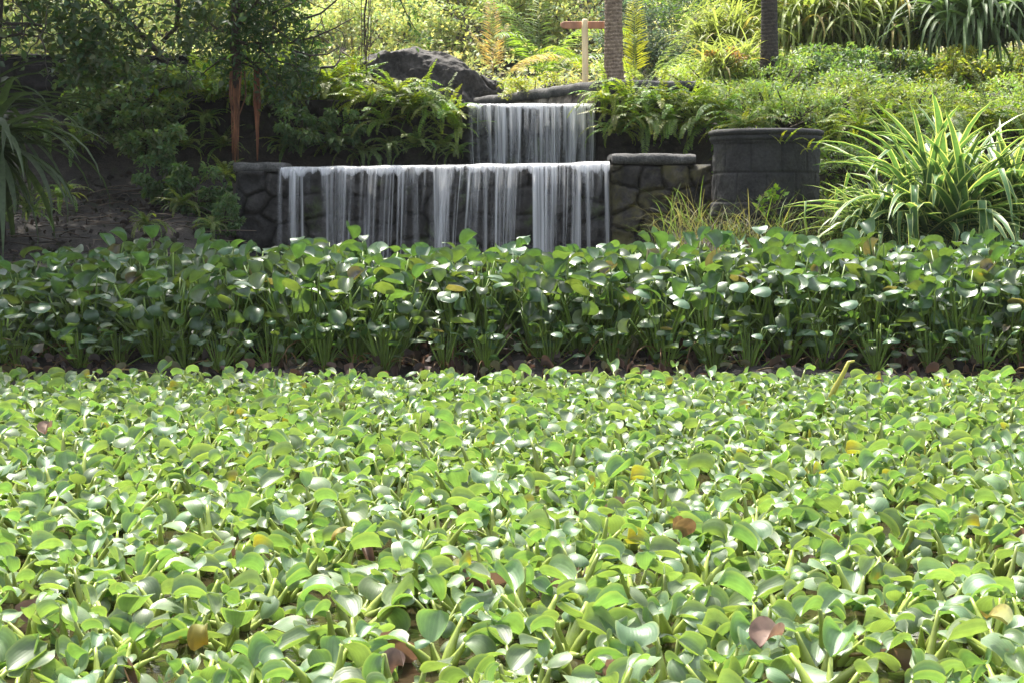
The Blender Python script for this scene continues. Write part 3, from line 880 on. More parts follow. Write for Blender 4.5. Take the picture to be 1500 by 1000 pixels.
# retaining walls in the shade on the left
w = thing("retaining_wall", (-2.4, 15.6, 0), "shaded dark retaining wall under the ferns beside the waterfalls", "retaining wall")
mb = MB(); rubble(mb, (-4.2, 15.7), (-0.44, 15.55), 0.8, 1.96, 0.4, 0.3, 0.05, 23, tone=(0.6, 0.55, 0.52)); mb.obj("wall_face", M_STONE, w, loc=(2.4, -15.6, 0))
w = thing("retaining_wall", (-4, 16.6, 0), "higher dark block wall under the overhanging tree at the edge", "retaining wall")
mb = MB(); rubble(mb, (-6.0, 16.3), (-2.3, 16.6), 1.2, 2.45, 0.4, 0.3, 0.05, 24, blocks=(0.55, 0.3), tone=(0.55, 0.45, 0.42)); mb.obj("wall_face", M_STONE, w, loc=(4, -16.6, 0))
w = thing("garden_wall", (-1.6, 18.0, 0), "pale capped low wall running left from the big boulder", "garden wall")
mb = MB(); rubble(mb, (-3.6, 18.3), (-1.45, 18.3), 1.8, 2.40, 0.3, 0.3, 0.05, 27); mb.obj("wall_face", M_STONE, w, loc=(1.6, -18, 0))
mb = MB(); coping(mb, (-3.6, 18.3), (-1.4, 18.3), 2.49, 0.35, 0.1, 0.05, 12); mb.obj("coping", M_CAP, w, loc=(1.6, -18, 0))
w = thing("garden_wall", (4.2, 16.8, 0), "short dark piece of wall showing through the bushes above the striped plant", "garden wall")
mb = MB(); rubble(mb, (3.75, 16.2), (5.2, 16.6), 1.5, 2.0, 0.3, 0.3, 0.05, 28, blocks=(0.5, 0.25), tone=(0.6, 0.55, 0.5)); mb.obj("wall_face", M_STONE, w, loc=(-4.2, -16.8, 0))
mb = MB(); coping(mb, (3.72, 16.2), (5.2, 16.6), 2.07, 0.35, 0.08, 0.05, 15, tone=(.6, .6, .55)); mb.obj("coping", M_CAP, w, loc=(-4.2, -16.8, 0))

# arched boulder
mb = MB()
nu_, nv_ = 180, 110
U, Vv = np.meshgrid(np.linspace(0, 1, nu_), np.linspace(0, 1, nv_), indexing='ij')
outline_x = np.array([-1.0, -0.85, -0.6, -0.35, 0.0, 0.3, 0.6, 0.85, 1.0]); outline_z = np.array([0.58, 0.64, 0.76, 0.86, 0.9, 0.85, 0.73, 0.58, 0.50])
xx = -1 + 2 * U
top = np.interp(xx, outline_x, outline_z)
th = Vv * math.pi                              # front foot -> over the top -> back foot
pz = top * np.power(np.sin(np.clip(th, 0, math.pi)), 0.28) - 0.35
py = -np.cos(th) * (0.42 + 0.08 * np.sin(xx * 3)) * np.sqrt(np.clip(1.05 - xx ** 2 * 0.6, 0.1, 1))
Gb = np.stack([xx * 1.06, py, pz], -1)
q = Gb.reshape(-1, 3)
n_ = fbm(q * 2.3, 5, 41) * 0.08 + np.abs(fbm(q * 3.5, 4, 43)) * -0.05
crack = np.clip(np.abs(fbm(q * 1.7 + 5, 3, 47)) / 0.06, 0, 1) - 1
lay = (q[:, 2] * 4.2 + 0.9 * fbm(q * 1.1, 3, 51) + 0.35 * q[:, 0]) % 1.0
n_ = n_ + 0.075 * np.power(lay, 2.0) - 0.02
disp = (n_ + crack * 0.09).reshape(xx.shape)
ledge = np.where((pz < 0.02) & (py < -0.1) & (xx > 0.05) & (xx < 0.75), -0.16, 0)
Gb[..., 1] += np.where(py < 0, -disp, disp) + ledge
Gb[..., 2] += disp * 0.6
mb.grid(Gb[::-1])
o = mb.obj("boulder", M_BOULDER, loc=(-1.15, 18.4, 2.13))
tag(o, "large dark arched boulder left of the upper waterfall", "boulder")

# round stone tub
bx_, by_ = XL(1122, 13.7), 13.7
w = thing("stone_tub", (bx_, by_, 0.6), "round dark stone tub of cut blocks with a moulded rim", "stone tub")
prof = [(0.0, 0.985), (0.36, 0.985), (0.37, 0.99), (0.435, 0.995), (0.456, 0.985), (0.462, 0.965), (0.450, 0.950), (0.438, 0.945), (0.449, 0.938), (0.452, 0.922), (0.446, 0.906), (0.433, 0.900), (0.440, 0.893), (0.434, 0.884)]
mb = MB(); th = np.linspace(0, 2 * math.pi, 97)[:-1]
G = np.array([[(r * math.cos(a), r * math.sin(a), z) for a in th] for r, z in prof])
mb.grid(G[::-1], wrap=True); mb.obj("rim", M_BASIN, w)
zz = np.linspace(-0.05, 0.884, 94); th = np.linspace(0, 2 * math.pi, 361)[:-1]
Tt, Zt = np.meshgrid(th, zz, indexing='xy')
base_r = np.where(Zt > 0.42, 0.425, np.where(Zt > 0.30, 0.445, 0.43))
rows = np.array([0.0, 0.30, 0.42, 0.65, 0.884])
e = np.min(np.abs(Zt[..., None] - rows[1:-1]), -1)
ri = np.searchsorted(rows, Zt) - 1
fs = ((Tt / (2 * math.pi)) * 11 + (ri % 2) * 0.5) % 1.0
e = np.minimum(e, np.minimum(fs, 1 - fs) * 0.24)
g = np.clip(e / 0.010, 0, 1)
cid = hash3(np.floor((Tt / (2 * math.pi)) * 11 + (ri % 2) * 0.5).astype(int) % 11, ri.astype(int), ri.astype(int) * 0, 5)
rr_ = base_r - 0.013 * (1 - g) + (cid - 0.5) * 0.010 + 0.007 * fbm(np.stack([Tt.ravel() * 5, Zt.ravel() * 12, 0 * Tt.ravel()], -1), 3, 2).reshape(Tt.shape)
mb = MB(); mb.grid(np.stack([rr_ * np.cos(Tt), rr_ * np.sin(Tt), Zt], -1), (0.75 + 0.5 * cid)[..., None] * (0.5 + 0.5 * g)[..., None] * np.ones(3), wrap=True)
mb.obj("drum", M_BASIN, w)


# ------------------------------------------------------------------ waterfalls
# (top px range) -> (bottom px range), strands, opacity
streams = [((410, 413), (407, 411), 2, 0.6), ((425, 445), (424, 447), 18, 0.8), ((479, 483), (477, 482), 4, 0.75), ((484, 510), (484, 500), 8, 0.28),
           ((505, 520), (497, 515), 8, 0.6), ((530, 556), (520, 548), 18, 0.55), ((560, 578), (556, 566), 6, 0.45), ((585, 600), (578, 592), 9, 0.8), ((606, 612), (606, 614), 3, 0.5),
           ((630, 655), (630, 660), 12, 0.5), ((650, 704), (632, 690), 46, 0.8), ((708, 714), (705, 712), 4, 0.65), ((722, 764), (718, 755), 34, 0.8),
           ((780, 796), (778, 800), 20, 0.85), ((798, 828), (797, 826), 32, 0.8), ((832, 850), (822, 848), 16, 0.7), ((858, 862), (858, 864), 5, 0.85), ((866, 878), (858, 872), 8, 0.75), ((885, 890), (884, 892), 5, 0.85)]
def sheet(mb, ta, tb, ba, bb, Yl, z0, z1, op, out, seed, fine=0.0035, tail=1.0, cover=0.5, rows=18):
    """one falling sheet of water: top edge ta..tb, foot ba..bb; opacity runs in soft streaks down it"""
    rs = np.random.RandomState(seed)
    W = max(tb - ta, 0.012); n = max(7, int(W / fine)); v = np.linspace(0, 1, n)
    s = np.concatenate([[-0.04], np.linspace(0, 1, rows)]); sc = np.clip(s, 0, 1)
    S, V = np.meshgrid(sc, v, indexing='ij')
    nz1 = fbm(np.stack([V.ravel() * W * 45 + seed, S.ravel() * 0.5, np.full(S.size, seed * 1.7)], -1), 3, seed).reshape(S.shape)
    nz2 = fbm(np.stack([V.ravel() * W * 14 + seed * 3, S.ravel() * 0.7, np.full(S.size, seed * .9)], -1), 2, seed + 5).reshape(S.shape)
    a = np.clip(cover + 1.0 * nz1 + 0.7 * nz2, 0.02, 1.4)
    edge = np.clip(np.sin(math.pi * V) * max(1.0, n / 14.0), 0, 1)
    a = op * a * edge * (1 - (1 - tail) * S ** 1.5)
    X = (ta + (tb - ta) * V) * (1 - S ** 1.1) + (ba + (bb - ba) * V) * S ** 1.1 + 0.028 * nz2 * S
    Y = Yl - out * np.sqrt(S) - 0.012 * nz1 + np.where(np.meshgrid(s, v, indexing='ij')[0] < 0, 0.1, 0)
    z0 = np.asarray(z0); Z = z0 - (z0 - z1) * S ** 1.25
    mb.grid(np.stack([X, Y, Z], -1), (1, 1, 1), np.stack([S, np.zeros_like(S), a], -1))


w = thing("waterfall", (-0.5, 13.93, 0), "wide lower waterfall pouring in separate streams over the rubble wall", "waterfall")
for q, ((a, b), (c, d), n, op) in enumerate(streams):
    mb = MB(); z0 = 1.30 + 0.045 * ((a - 410) / 480); e = 1.5
    for layer in (0, 1):
        sheet(mb, XL(a - e, 13.94), XL(b + e, 13.94), XL(c - e, 13.8), XL(d + e, 13.8), 13.93 - 0.02 * layer, z0, 0.0, op * ((2.0, 0.8) if b - a > 8 else (0.8, 0.3))[layer], 0.14 + 0.03 * layer, 11 + q * 3 + layer, cover=0.17 if b - a > 8 else 0.8, tail=0.75)
    mb.obj("stream", M_FALL, w, loc=(0.5, -13.93, 0))
mb = MB()      # thin film clinging under the lip, broken into tongues
for q in range(26):
    x0 = 412 + q * 18.5 + RS.uniform(-6, 6); wd_ = RS.uniform(8, 26)
    sheet(mb, XL(x0, 13.94), XL(min(x0 + wd_, 890), 13.94), XL(x0 - 1, 13.94), XL(min(x0 + wd_, 890) - 2, 13.94), 13.945, 1.305 + 0.04 * ((x0 - 410) / 480), 1.30 - RS.uniform(0.1, 0.5), 0.6, 0.05, 200 + q, tail=0.0, cover=0.35, rows=8)
mb.obj("water_film", M_FALL, w, loc=(0.5, -13.93, 0))


def lip(mb, x0, x1, Yl, z0, z1, drop, back, seed, op=1.0):
    n = int((x1 - x0) / 0.006)
    prof = np.array([(back, 0.0), (back * 0.5, 0.002), (0.10, 0.003), (0.03, 0.001), (-0.01, -0.008), (-0.025, -0.02), (-0.035, -drop * 0.7), (-0.042, -drop)])
    s = np.linspace(x0, x1, n)
    S, I = np.meshgrid(s, np.arange(len(prof)), indexing='ij')
    nn = fbm(np.stack([S.ravel() * 26, I.ravel() * 0.15, np.full(S.size, seed)], -1), 3, seed).reshape(S.shape)
    n2 = fbm(np.stack([S.ravel() * 5, I.ravel() * 0.05, np.full(S.size, seed + 3)], -1), 2, seed + 9).reshape(S.shape)
    zz = z0 + (z1 - z0) * (S - x0) / (x1 - x0) + prof[I, 1] * (1 + 0.6 * n2 + 0.5 * nn) + n2 * 0.006
    yy = Yl + prof[I, 0] + nn * 0.008
    o = np.array([0.6, 0.8, 1.2, 1.3, 1.3, 1.0, 0.5, 0.0])[I] * op * np.clip(0.9 + 0.4 * n2 + 0.5 * nn, 0.2, 1.2)
    mb.grid(np.stack([S, yy, zz], -1), (1, 1, 1), np.stack([I / 7, np.zeros_like(S), o], -1))


mb = MB(); lip(mb, XL(412, 13.94), XL(893, 13.94), 13.93, 1.302, 1.347, 0.062, 0.35, 5)
mb.obj("water_lip", M_LIP, w, loc=(0.5, -13.93, 0))

w = thing("waterfall", (0.17, 15.33, 0), "narrow upper waterfall falling as an even curtain into the ledge pool", "waterfall")
mb = MB()
for layer in range(2):
    sheet(mb, XL(686, 15.35), XL(872, 15.35), XL(687, 15.3), XL(871, 15.3), 15.33 - 0.025 * layer, 1.905, 1.31, (1.2, 0.7)[layer], 0.11 + 0.03 * layer, 301 + layer * 7, tail=0.75, cover=0.16)
sheet(mb, XL(686, 15.35), XL(872, 15.35), XL(686, 15.35), XL(872, 15.35), 15.335, 1.905, 1.66, 1.0, 0.05, 333, tail=0.0, cover=0.45)
mb.obj("water_curtain", M_FALL_UP, w, loc=(-0.17, -15.33, 0))
mb = MB(); lip(mb, XL(685, 15.35), XL(872, 15.35), 15.33, 1.905, 1.91, 0.045, 0.25, 8); mb.obj("water_lip", M_LIP, w, loc=(-0.17, -15.33, 0))


# ------------------------------------------------------------------ ferns, straps, shrubs
def frond_tmpl(L=0.6, Wd=0.09, n=18, droop=1.3, el=1.1, lw=0.014, seed=0, tipcurl=0.3, taper=0.9, hang=0.15):
    """arching pinnate frond; base at origin, grows along +Y"""
    rs = np.random.RandomState(seed)
    mb = MB(); pts = [np.zeros(3)]; angs = []
    m = 14
    for i in range(m):
        e = el - droop * (i / m) ** 1.2; angs.append(e)
        pts.append(pts[-1] + L / m * np.array([0, math.cos(e), math.sin(e)]))
    angs.append(angs[-1])
    pts = np.array(pts)
    mb.tube(pts, np.linspace(lw * 0.28, lw * 0.08, m + 1), 4, (0.8, 0.9, 0.5), cap=False)
    T = leaf2(0.5, 0.2, 0.12)
    Rl, Ol, Cl = [], [], []
    for i in range(n):
        f = 0.12 + 0.86 * i / (n - 1)
        a = f * m; k = int(min(a, m - 1)); p = pts[k] + (pts[k + 1] - pts[k]) * (a - k); e = angs[k]
        ll = Wd * 0.5 * (math.sin(math.pi * (0.12 + 0.88 * f) ** 0.75) ** 0.6 * taper + (1 - taper)) * rs.uniform(0.9, 1.1) + 0.004
        for s in (-1, 1):
            R = rotx(e) @ rotz(-s * (1.15 - 0.35 * f + rs.normal(0, 0.07))) @ rotx(-hang + rs.normal(0, .12)) @ roty(rs.normal(0, .2)) @ np.diag([lw * 2.0, ll, ll])
            Rl.append(R); Ol.append(p); Cl.append(np.ones(3) * rs.uniform(0.85, 1.15))
    mb.inst(T, Rl, Ol, Cl)
    return np.concatenate(mb.v), np.concatenate(mb.f), np.concatenate(mb.l), np.concatenate(mb.c)


FRONDS = [frond_tmpl(0.62, 0.14, 20, dr, e, 0.022, i) for i, (dr, e) in enumerate([(1.3, 1.1), (1.9, 1.2), (0.8, 1.2), (2.3, 0.9), (1.5, 0.7)])]


def fern_mesh(seed, n=22, size=1.0, hang=0.0, col=(0.10, 0.17, 0.03)):
    rs = np.random.RandomState(seed); mb = MB()
    for k in range(n):
        V, F, L, C = FRONDS[rs.randint(len(FRONDS))]
        s = size * rs.uniform(0.6, 1.15)
        R = rotz(rs.uniform(0, 6.28)) @ rotx(rs.normal(-hang, 0.3)) * s
        c = np.array(col) * rs.uniform(0.75, 1.35); c[0] *= rs.uniform(0.8, 1.4)
        mb.add(V @ R.T + rs.normal(0, 0.03, 3) * [1, 1, 0.3], F, C * c, L)
    return mb.mesh("foliage", M_FERN)


def strap(mb, rs, p, az, el, L, W, droop, col, n=9, kink=None, tipsharp=True):
    pts = [np.array(p, float)]; es = []
    for i in range(n):
        f = i / n
        e = el - droop * f ** 1.5
        if kink and f > kink: e -= 1.3
        es.append(e)
        pts.append(pts[-1] + L / n * np.array([-math.sin(az) * math.cos(e), math.cos(az) * math.cos(e), math.sin(e)]))
    es.append(es[-1])
    side = np.array([math.cos(az), math.sin(az), 0])
    G, Lc = [], []
    for i in range(n + 1):
        f = i / n
        w_ = W * 0.5 * (min(1, 0.55 + f * 1.8)) * (1 - f ** 3.2) + 0.0008
        e = es[i]
        nr = np.array([math.sin(az) * math.sin(e), -math.cos(az) * math.sin(e), math.cos(e)])
        for v in (-1, -0.5, 0, 0.5, 1):
            G.append(pts[i] + side * v * w_ + nr * abs(v) * w_ * 0.45)
            Lc.append((f, v, 1))
    mb.grid(np.array(G).reshape(n + 1, 5, 3), col, np.array(Lc).reshape(n + 1, 5, 3))


def strap_clump(seed, n, L, W, col, elr=(35, 88), droop=(0.4, 1.8), mat=None, var=0.25, kinkp=0.0, spread=0.06, yel=0.0):
    rs = np.random.RandomState(seed); mb = MB()
    for k in range(n):
        el = rad(rs.uniform(*elr))
        c = np.array(col) * rs.uniform(1 - var, 1 + var)
        if rs.rand() < yel: c = np.array((0.42, 0.33, 0.12)) * rs.uniform(.7, 1.1)
        strap(mb, rs, rs.normal(0, spread, 3) * [1, 1, 0.2], rs.uniform(0, 6.28), el, L * rs.uniform(0.55, 1.1), W * rs.uniform(0.7, 1.15), rs.uniform(*droop), c,
              kink=rs.uniform(.4, .7) if rs.rand() < kinkp else None)
    return mb.mesh("foliage", mat)


L2 = [leaf2(0.5, 0.25, 0.15), leaf2(0.36, 0.3, 0.25), leaf2(0.62, 0.15, 0.1)]
BLF = [blade(4, 4, 1, 0.55, 0.3, -0.6, 0.02, 'lance'), blade(4, 4, 1, 0.45, 0.4, -1.0, 0.03, 'lance', 1)]


def crown_points(rs, k, rx, ry, rz, nclump=None, flat=0.0):
    """leaf positions gathered in clumps spread through an ellipsoid"""
    nclump = nclump or max(8, k // 90)
    d = rs.normal(0, 1, (nclump, 3)); d /= np.linalg.norm(d, axis=1)[:, None]
    r = rs.uniform(0.35, 1.0, (nclump, 1)) ** 0.6
    cen = d * r
    cen[:, 2] = np.abs(cen[:, 2]) * (1 - flat) + cen[:, 2] * flat
    ci = rs.randint(0, nclump, k)
    rad_ = rs.uniform(0.10, 0.30, nclump)[ci][:, None]
    off = rs.normal(0, 1, (k, 3)); off /= np.linalg.norm(off, axis=1)[:, None]
    off *= rs.uniform(0.2, 1, (k, 1)) ** 0.5
    p = cen[ci] + off * rad_ * np.array([1.2, 1.2, 0.8])
    tint = rs.uniform(0.75, 1.3, nclump)[ci]
    return p * np.array([rx, ry, rz]), cen * np.array([rx, ry, rz]), tint, off


def bush_mesh(seed, k, rx, ry, rz, leaf, col, tmpl=0, spread=1.0, flat=0.0, hue=0.15, mats=None):
    rs = np.random.RandomState(seed); mb = MB(); st = MB()
    p, cen, tint, off = crown_points(rs, k, rx, ry, rz, flat=flat)
    R = leaf_rots(rs, k, spread=spread, out=off) * (leaf * rs.uniform(0.6, 1.25, k))[:, None, None]
    mb.inst(L2[tmpl] if isinstance(tmpl, int) else tmpl, R, p, jitter(rs, col, k, 0.2, hue) * tint[:, None])
    for c in cen[:: max(1, len(cen) // 26)]:
        b = np.array([c[0] * 0.15, c[1] * 0.15, -0.15 * rz])
        mid = (b + c) / 2 + rs.normal(0, 0.06, 3) * rx
        st.tube([b, mid, c], [0.018 * rx + .004, 0.01 * rx + .003, 0.003], 4, (0.8, 0.75, 0.6))
    return mb.mesh("foliage", mats or M_LEAF), st.mesh("stem", M_BARK)


def place_bush(meshes, loc, label, cat, group=None, name="shrub", rz=0, s=1.0):
    t = thing(name, loc, label, cat, group, rz, (s, s, s) if not isinstance(s, tuple) else s)
    link("foliage", meshes[0], t); link("stem", meshes[1], t)
    return t


def ground(px, py, Y):
    p = P(px, py, Y); return (p.x, Y, p.z)


# --- ferns
fern_v = [fern_mesh(500 + i, 30, 1.0, col=(0.15, 0.22, 0.035)) for i in range(4)]
fern_h = [fern_mesh(520 + i, 26, 1.0, hang=0.35, col=(0.15, 0.225, 0.045)) for i in range(4)]
fern_d = [fern_mesh(540 + i, 26, 0.9, hang=0.2, col=(0.12, 0.19, 0.06)) for i in range(3)]


def fern(px, py, Y, me, label, group, s=1.0, rz=None):
    t = thing("fern", ground(px, py, Y), label, "fern", group, RS.uniform(0, 6.28) if rz is None else rz, (s, s, s))
    link("foliage", me, t); return t


LFERN = "bright green sword fern along the shaded wall top left of the waterfalls"
gx = "ferns along the shaded wall top"
for i, (px, py) in enumerate([(150, 150), (262, 140), (285, 128), (310, 148), (365, 136), (385, 122), (410, 138), (432, 120), (455, 140), (478, 132), (500, 150), (515, 128), (375, 155), (420, 158), (465, 160), (235, 150), (335, 130)]):
    fern(px, py, 15.55 + 0.25 * (i % 3), fern_v[i % 4], LFERN, gx, RS.uniform(0.75, 0.95))
GF = "bright sword fern clinging to the rock face left of the upper waterfall"
for i, (px, py, s) in enumerate([(545, 150, .75), (580, 140, .8), (600, 165, .75), (625, 150, .7), (650, 170, .7), (565, 180, .7), (668, 190, .6)]):
    fern(px, py, 15.35, fern_h[i % 4], GF, "ferns on the rock face left of the upper waterfall", s)
GD = "dark small fern low on the shaded wall behind the lower waterfall lip"
for i, (px, py, s) in enumerate([(450, 205, .6), (490, 215, .6), (530, 225, .6), (570, 220, .6), (610, 215, .6), (650, 215, .55), (670, 225, .45), (420, 215, .5)]):
    fern(px, py, 15.3, fern_d[i % 3], GD, "dark ferns above the lower waterfall", s)
GL = "dark fern hanging from the shaded wall and bank under the overhanging tree"
for i, (px, py, s_) in enumerate([(60, 200, .7), (110, 215, .65), (270, 215, .6), (300, 180, .6), (325, 215, .5), (265, 300, .5), (310, 335, .45), (330, 260, .45), (215, 330, .45), (90, 290, .5), (45, 310, .5)]):
    fern(px, py, [15.45, 15.4, 15.4, 15.45, 15.4, 13.9, 13.4, 14.3, 13.2, 13.6, 13.2][i], fern_d[i % 3], GL, "dark ferns on the shaded wall and bank", s_)
GR = "lime green drooping sword fern on the wall right of the upper waterfall"
for i, (px, py, s) in enumerate([(890, 150, .65), (905, 175, .7), (925, 150, .75), (945, 180, .75), (965, 155, .8), (985, 180, .8), (1010, 160, .8), (1030, 185, .75), (900, 195, .55), (1060, 165, .8)]):
    fern(px, py, 15.2 - 0.1 * (i % 2), fern_h[i % 4], GR, "ferns right of the upper waterfall", s)
GB = "yellow-green sword fern among the bushes above the round stone tub"
for i, (px, py, s) in enumerate([(1095, 185, .7), (1130, 175, .7), (1225, 205, .75), (1260, 190, .8), (1300, 185, .8), (1345, 180, .8), (1390, 180, .8), (1440, 175, .85), (1480, 185, .85), (1225, 250, .6)]):
    fern(px, py, 14.6 + .3 * (i % 3), fern_h[(i + 1) % 4], GB, "ferns above the stone tub", s)

# --- low shrubs on the right slope
pale = bush_mesh(600, 3600, 0.62, 0.55, 0.42, 0.05, (0.17, 0.235, 0.08), 1)
pale2 = bush_mesh(601, 3600, 0.7, 0.6, 0.40, 0.055, (0.21, 0.26, 0.075), 1)
pale3 = bush_mesh(602, 3000, 0.6, 0.5, 0.36, 0.06, (0.14, 0.21, 0.09), 1)
yel = bush_mesh(603, 2600, 0.5, 0.4, 0.36, 0.05, (0.24, 0.26, 0.05), 1)
pink = bush_mesh(604, 350, 0.22, 0.2, 0.18, 0.05, (0.30, 0.17, 0.07), 1)
place_bush(yel, ground(785, 142, 16.9), "pale yellow-green shrub on the ledge between boulder and signpost", "shrub", s=(0.9, 0.8, 0.72))
for i, (px, py, Y, m_, lab, s) in enumerate([
        (1075, 155, 15.6, pale2, "yellow-green bush just above the rim of the stone tub", .9), (1150, 165, 15.2, pale, "pale bush directly behind the stone tub", .95),
        (1215, 160, 15.5, pale2, "light bush behind and right of the stone tub", .95), (1130, 125, 17, pale, "soft green bush at the foot of the dark palm trunk", 1.0),
        (1200, 110, 17.6, pale3, "greyish green fine-leaved bush below the hanging straps", 1.15), (1290, 115, 17.8, pale3, "blue-green rounded bush highest on the slope", 1.15),
        (1270, 150, 16.2, pale, "pale leafy bush in the middle of the slope", 1.0), (1340, 150, 15.7, pale2, "bush left of the short dark wall piece", .8),
        (1400, 118, 17.8, yel, "yellow bush behind the short dark wall piece", 1.3), (1470, 125, 17.4, yel, "yellow-green bush at the far edge of the slope", 1.4),
        (1455, 175, 15.6, pale2, "loose bush above the striped plant", .9), (1530, 165, 15.8, pale, "bush beyond the striped plant", 1.1), (1050, 120, 17.2, pale2, "light bush beside the lime strap-leaved plants", .9),
        (1350, 205, 14.6, pale3, "low dark bush behind the striped plant", .8), (1240, 235, 14.2, pale3, "dark low bush beside the stone tub", .6)]):
    place_bush(m_, ground(px, py + 14, Y), lab, "shrub", "bushes on the slope behind the stone tub", rz=i * 1.3, s=s)
place_bush(pink, ground(1058, 95, 16.8), "small orange-leaved shrub left of the dark palm trunk", "shrub")

# --- shaded shrubs left
dark = bush_mesh(610, 2600, 0.55, 0.4, 0.5, 0.075, (0.13, 0.19, 0.09), BLF[0], flat=0.8)
dark2 = bush_mesh(611, 1700, 0.4, 0.35, 0.45, 0.085, (0.09, 0.15, 0.065), BLF[1], flat=0.8)
for i, (px, py, Y, m_, s, lab) in enumerate([
        (190, 150, 14.8, dark, 1.0, "dark leafy shrub cascading over the shaded wall under the overhanging tree"),
        (215, 200, 14.6, dark, .75, "glossy cascading shrub lower on the shaded wall"),
        (240, 270, 14.3, dark2, .6, "small dark shrub at the foot of the shaded wall"),
        (290, 290, 14.2, dark2, .65, "low dark shrub beside the end of the lower waterfall wall"),
        (150, 110, 15.2, dark, .8, "dark shrub high on the shaded wall below the tree limb"),
        (440, 195, 15.2, dark2, .55, "dark broad-leaved plant on the wall above the lower waterfall"),
        (500, 195, 15.25, dark2, .5, "dark leafy plant below the ferns beside the rock face"),
        (325, 320, 13.6, dark2, .45, "low dark plant in front of the wall end by the soil bank")]):
    place_bush(m_, ground(px, py, Y), lab, "shrub", rz=i * 2.1, s=s)

# --- striped strap plant on the right, and others
sp1 = strap_clump(700, 260, 1.18, 0.078, (0.085, 0.17, 0.06), (14, 89), (0.5, 2.1), M_VAR, kinkp=0.25, spread=0.11)
sp2 = strap_clump(701, 200, 1.05, 0.07, (0.085, 0.16, 0.06), (10, 86), (0.5, 2.1), M_VAR, kinkp=0.25, spread=0.07)
for px, py, Y, me, lab, s in [(1378, 345, 12.7, sp1, "large striped strap-leaved plant with cream leaf margins right of the stone tub", 1.0),
                              (1478, 335, 13.0, sp2, "second striped strap-leaved plant half cut by the picture edge", 1.0),
                              (1290, 352, 12.6, sp2, "smaller striped strap-leaved plant next to the stone tub", .65)]:
    t = thing("strap_plant", ground(px, py, Y), lab, "strap plant", "striped strap-leaved plants", 0.3, (s, s, s)); link("foliage", me, t)
cord = strap_clump(705, 70, 1.2, 0.07, (0.06, 0.09, 0.04), (-30, 50), (1.0, 2.4), M_STRAP, spread=0.06)
t = thing("strap_plant", ground(-20, 215, 12.6), "dark drooping strap-leaved plant hanging over the soil bank", "strap plant"); link("foliage", cord, t)
t = thing("strap_plant", ground(-45, 170, 12.9), "upper drooping strap-leaved plant under the tree trunk", "strap plant", None, 1.0, (.9, .9, .9)); link("foliage", cord, t)
lime = strap_clump(710, 130, 1.0, 0.05, (0.28, 0.32, 0.11), (20, 88), (0.8, 2.4), M_STRAP, spread=0.12, yel=0.06)
drape = strap_clump(711, 260, 1.6, 0.065, (0.28, 0.33, 0.10), (25, 85), (2.0, 2.9), M_STRAP, spread=0.2, yel=0.12)
drape2 = strap_clump(712, 260, 1.6, 0.07, (0.13, 0.20, 0.08), (25, 85), (2.0, 2.9), M_STRAP, spread=0.2, yel=0.02)
for i, (px, py, Y, me, lab, s) in enumerate([
        (1078, 60, 17.9, lime, "lime strap-leaved plant left of the dark palm trunk", .62), (1052, 110, 16.9, lime, "low lime strap-leaved plant spilling toward the ferns", .5), (1090, 0, 18.7, lime, "upper lime strap-leaved plant behind the dark palm trunk", .75),
        (1040, 65, 18.1, lime, "lime strap-leaved plant next to the dark hillside tree", .55), (1085, 100, 17.2, lime, "lime strap-leaved plant at the foot of the dark palm trunk", .5),
        (1170, 62, 18.9, drape, "short hanging strap-leaved plant touching the dark palm trunk", .75), (1240, 60, 19.0, drape, "pale hanging strap-leaved plant over the grey-green bush", .8), (1315, 62, 19.0, drape, "pale strap-leaved plant drooping over the blue-green bush", .8),
        (1195, 45, 19.6, drape, "hanging strap-leaved plant right of the dark palm trunk", 1.0), (1275, 35, 19.9, drape, "yellowing strap-leaved plant high on the slope", 1.1), (1345, 45, 19.6, drape, "drooping strap-leaved plant with dry stripes", 1.0),
        (1425, 65, 18.4, drape2, "dark green strap-leaved plant drooping at the corner of the slope", 1.0), (1500, 50, 18.6, drape2, "strap-leaved plant at the edge of the slope", 1.0), (1160, 10, 21, drape, "strap-leaved plant high behind the dark palm trunk", 1.1)]):
    t = thing("strap_plant", ground(px, py, Y), lab, "strap plant", "strap-leaved plants on the slope", i * 1.1, (s, s, s)); link("foliage", me, t)

# --- dry grass and weeds in front of the tub
mb = MB(); rs = np.random.RandomState(31)
for k in range(620):
    x = rs.uniform(XL(925, 13.3), XL(1260, 13.3)); yy = rs.uniform(12.7, 13.75) if x < 1.55 else rs.uniform(12.7, 13.2)
    az = rs.uniform(0, 6.28); L = rs.uniform(0.25, 0.6)
    c = np.array((0.20, 0.18, 0.08)) * rs.uniform(0.4, 1.2) if rs.rand() < .6 else np.array((0.12, 0.18, 0.04))
    strap(mb, rs, (x, yy, h1(x, yy) - .01), az, rad(rs.uniform(50, 88)), L, rs.uniform(0.003, 0.008), rs.uniform(0.2, 2.4), c, n=6)
tag(mb.obj("dry_grass", M_STRAP), "thin dry grass standing in front of the stone tub and mossy wall end", "grass", kind="stuff")
weed = bush_mesh(620, 90, 0.10, 0.08, 0.16, 0.05, (0.2, 0.32, 0.04), 2)
place_bush(weed, ground(1130, 305, 13.15), "small bright green weed standing against the drum of the stone tub", "weed", name="weed")
tuft = fern_mesh(560, 5, 0.3, 0.3, (0.22, 0.28, 0.04))
for px, py, lab in [(1150, 210, "small fern tuft growing from the rim of the stone tub"), (1190, 222, "fern tuft hanging at the shaded side of the stone tub")]:
    t = thing("fern", ground(px, py, 13.24), lab, "fern"); link("foliage", tuft, t)


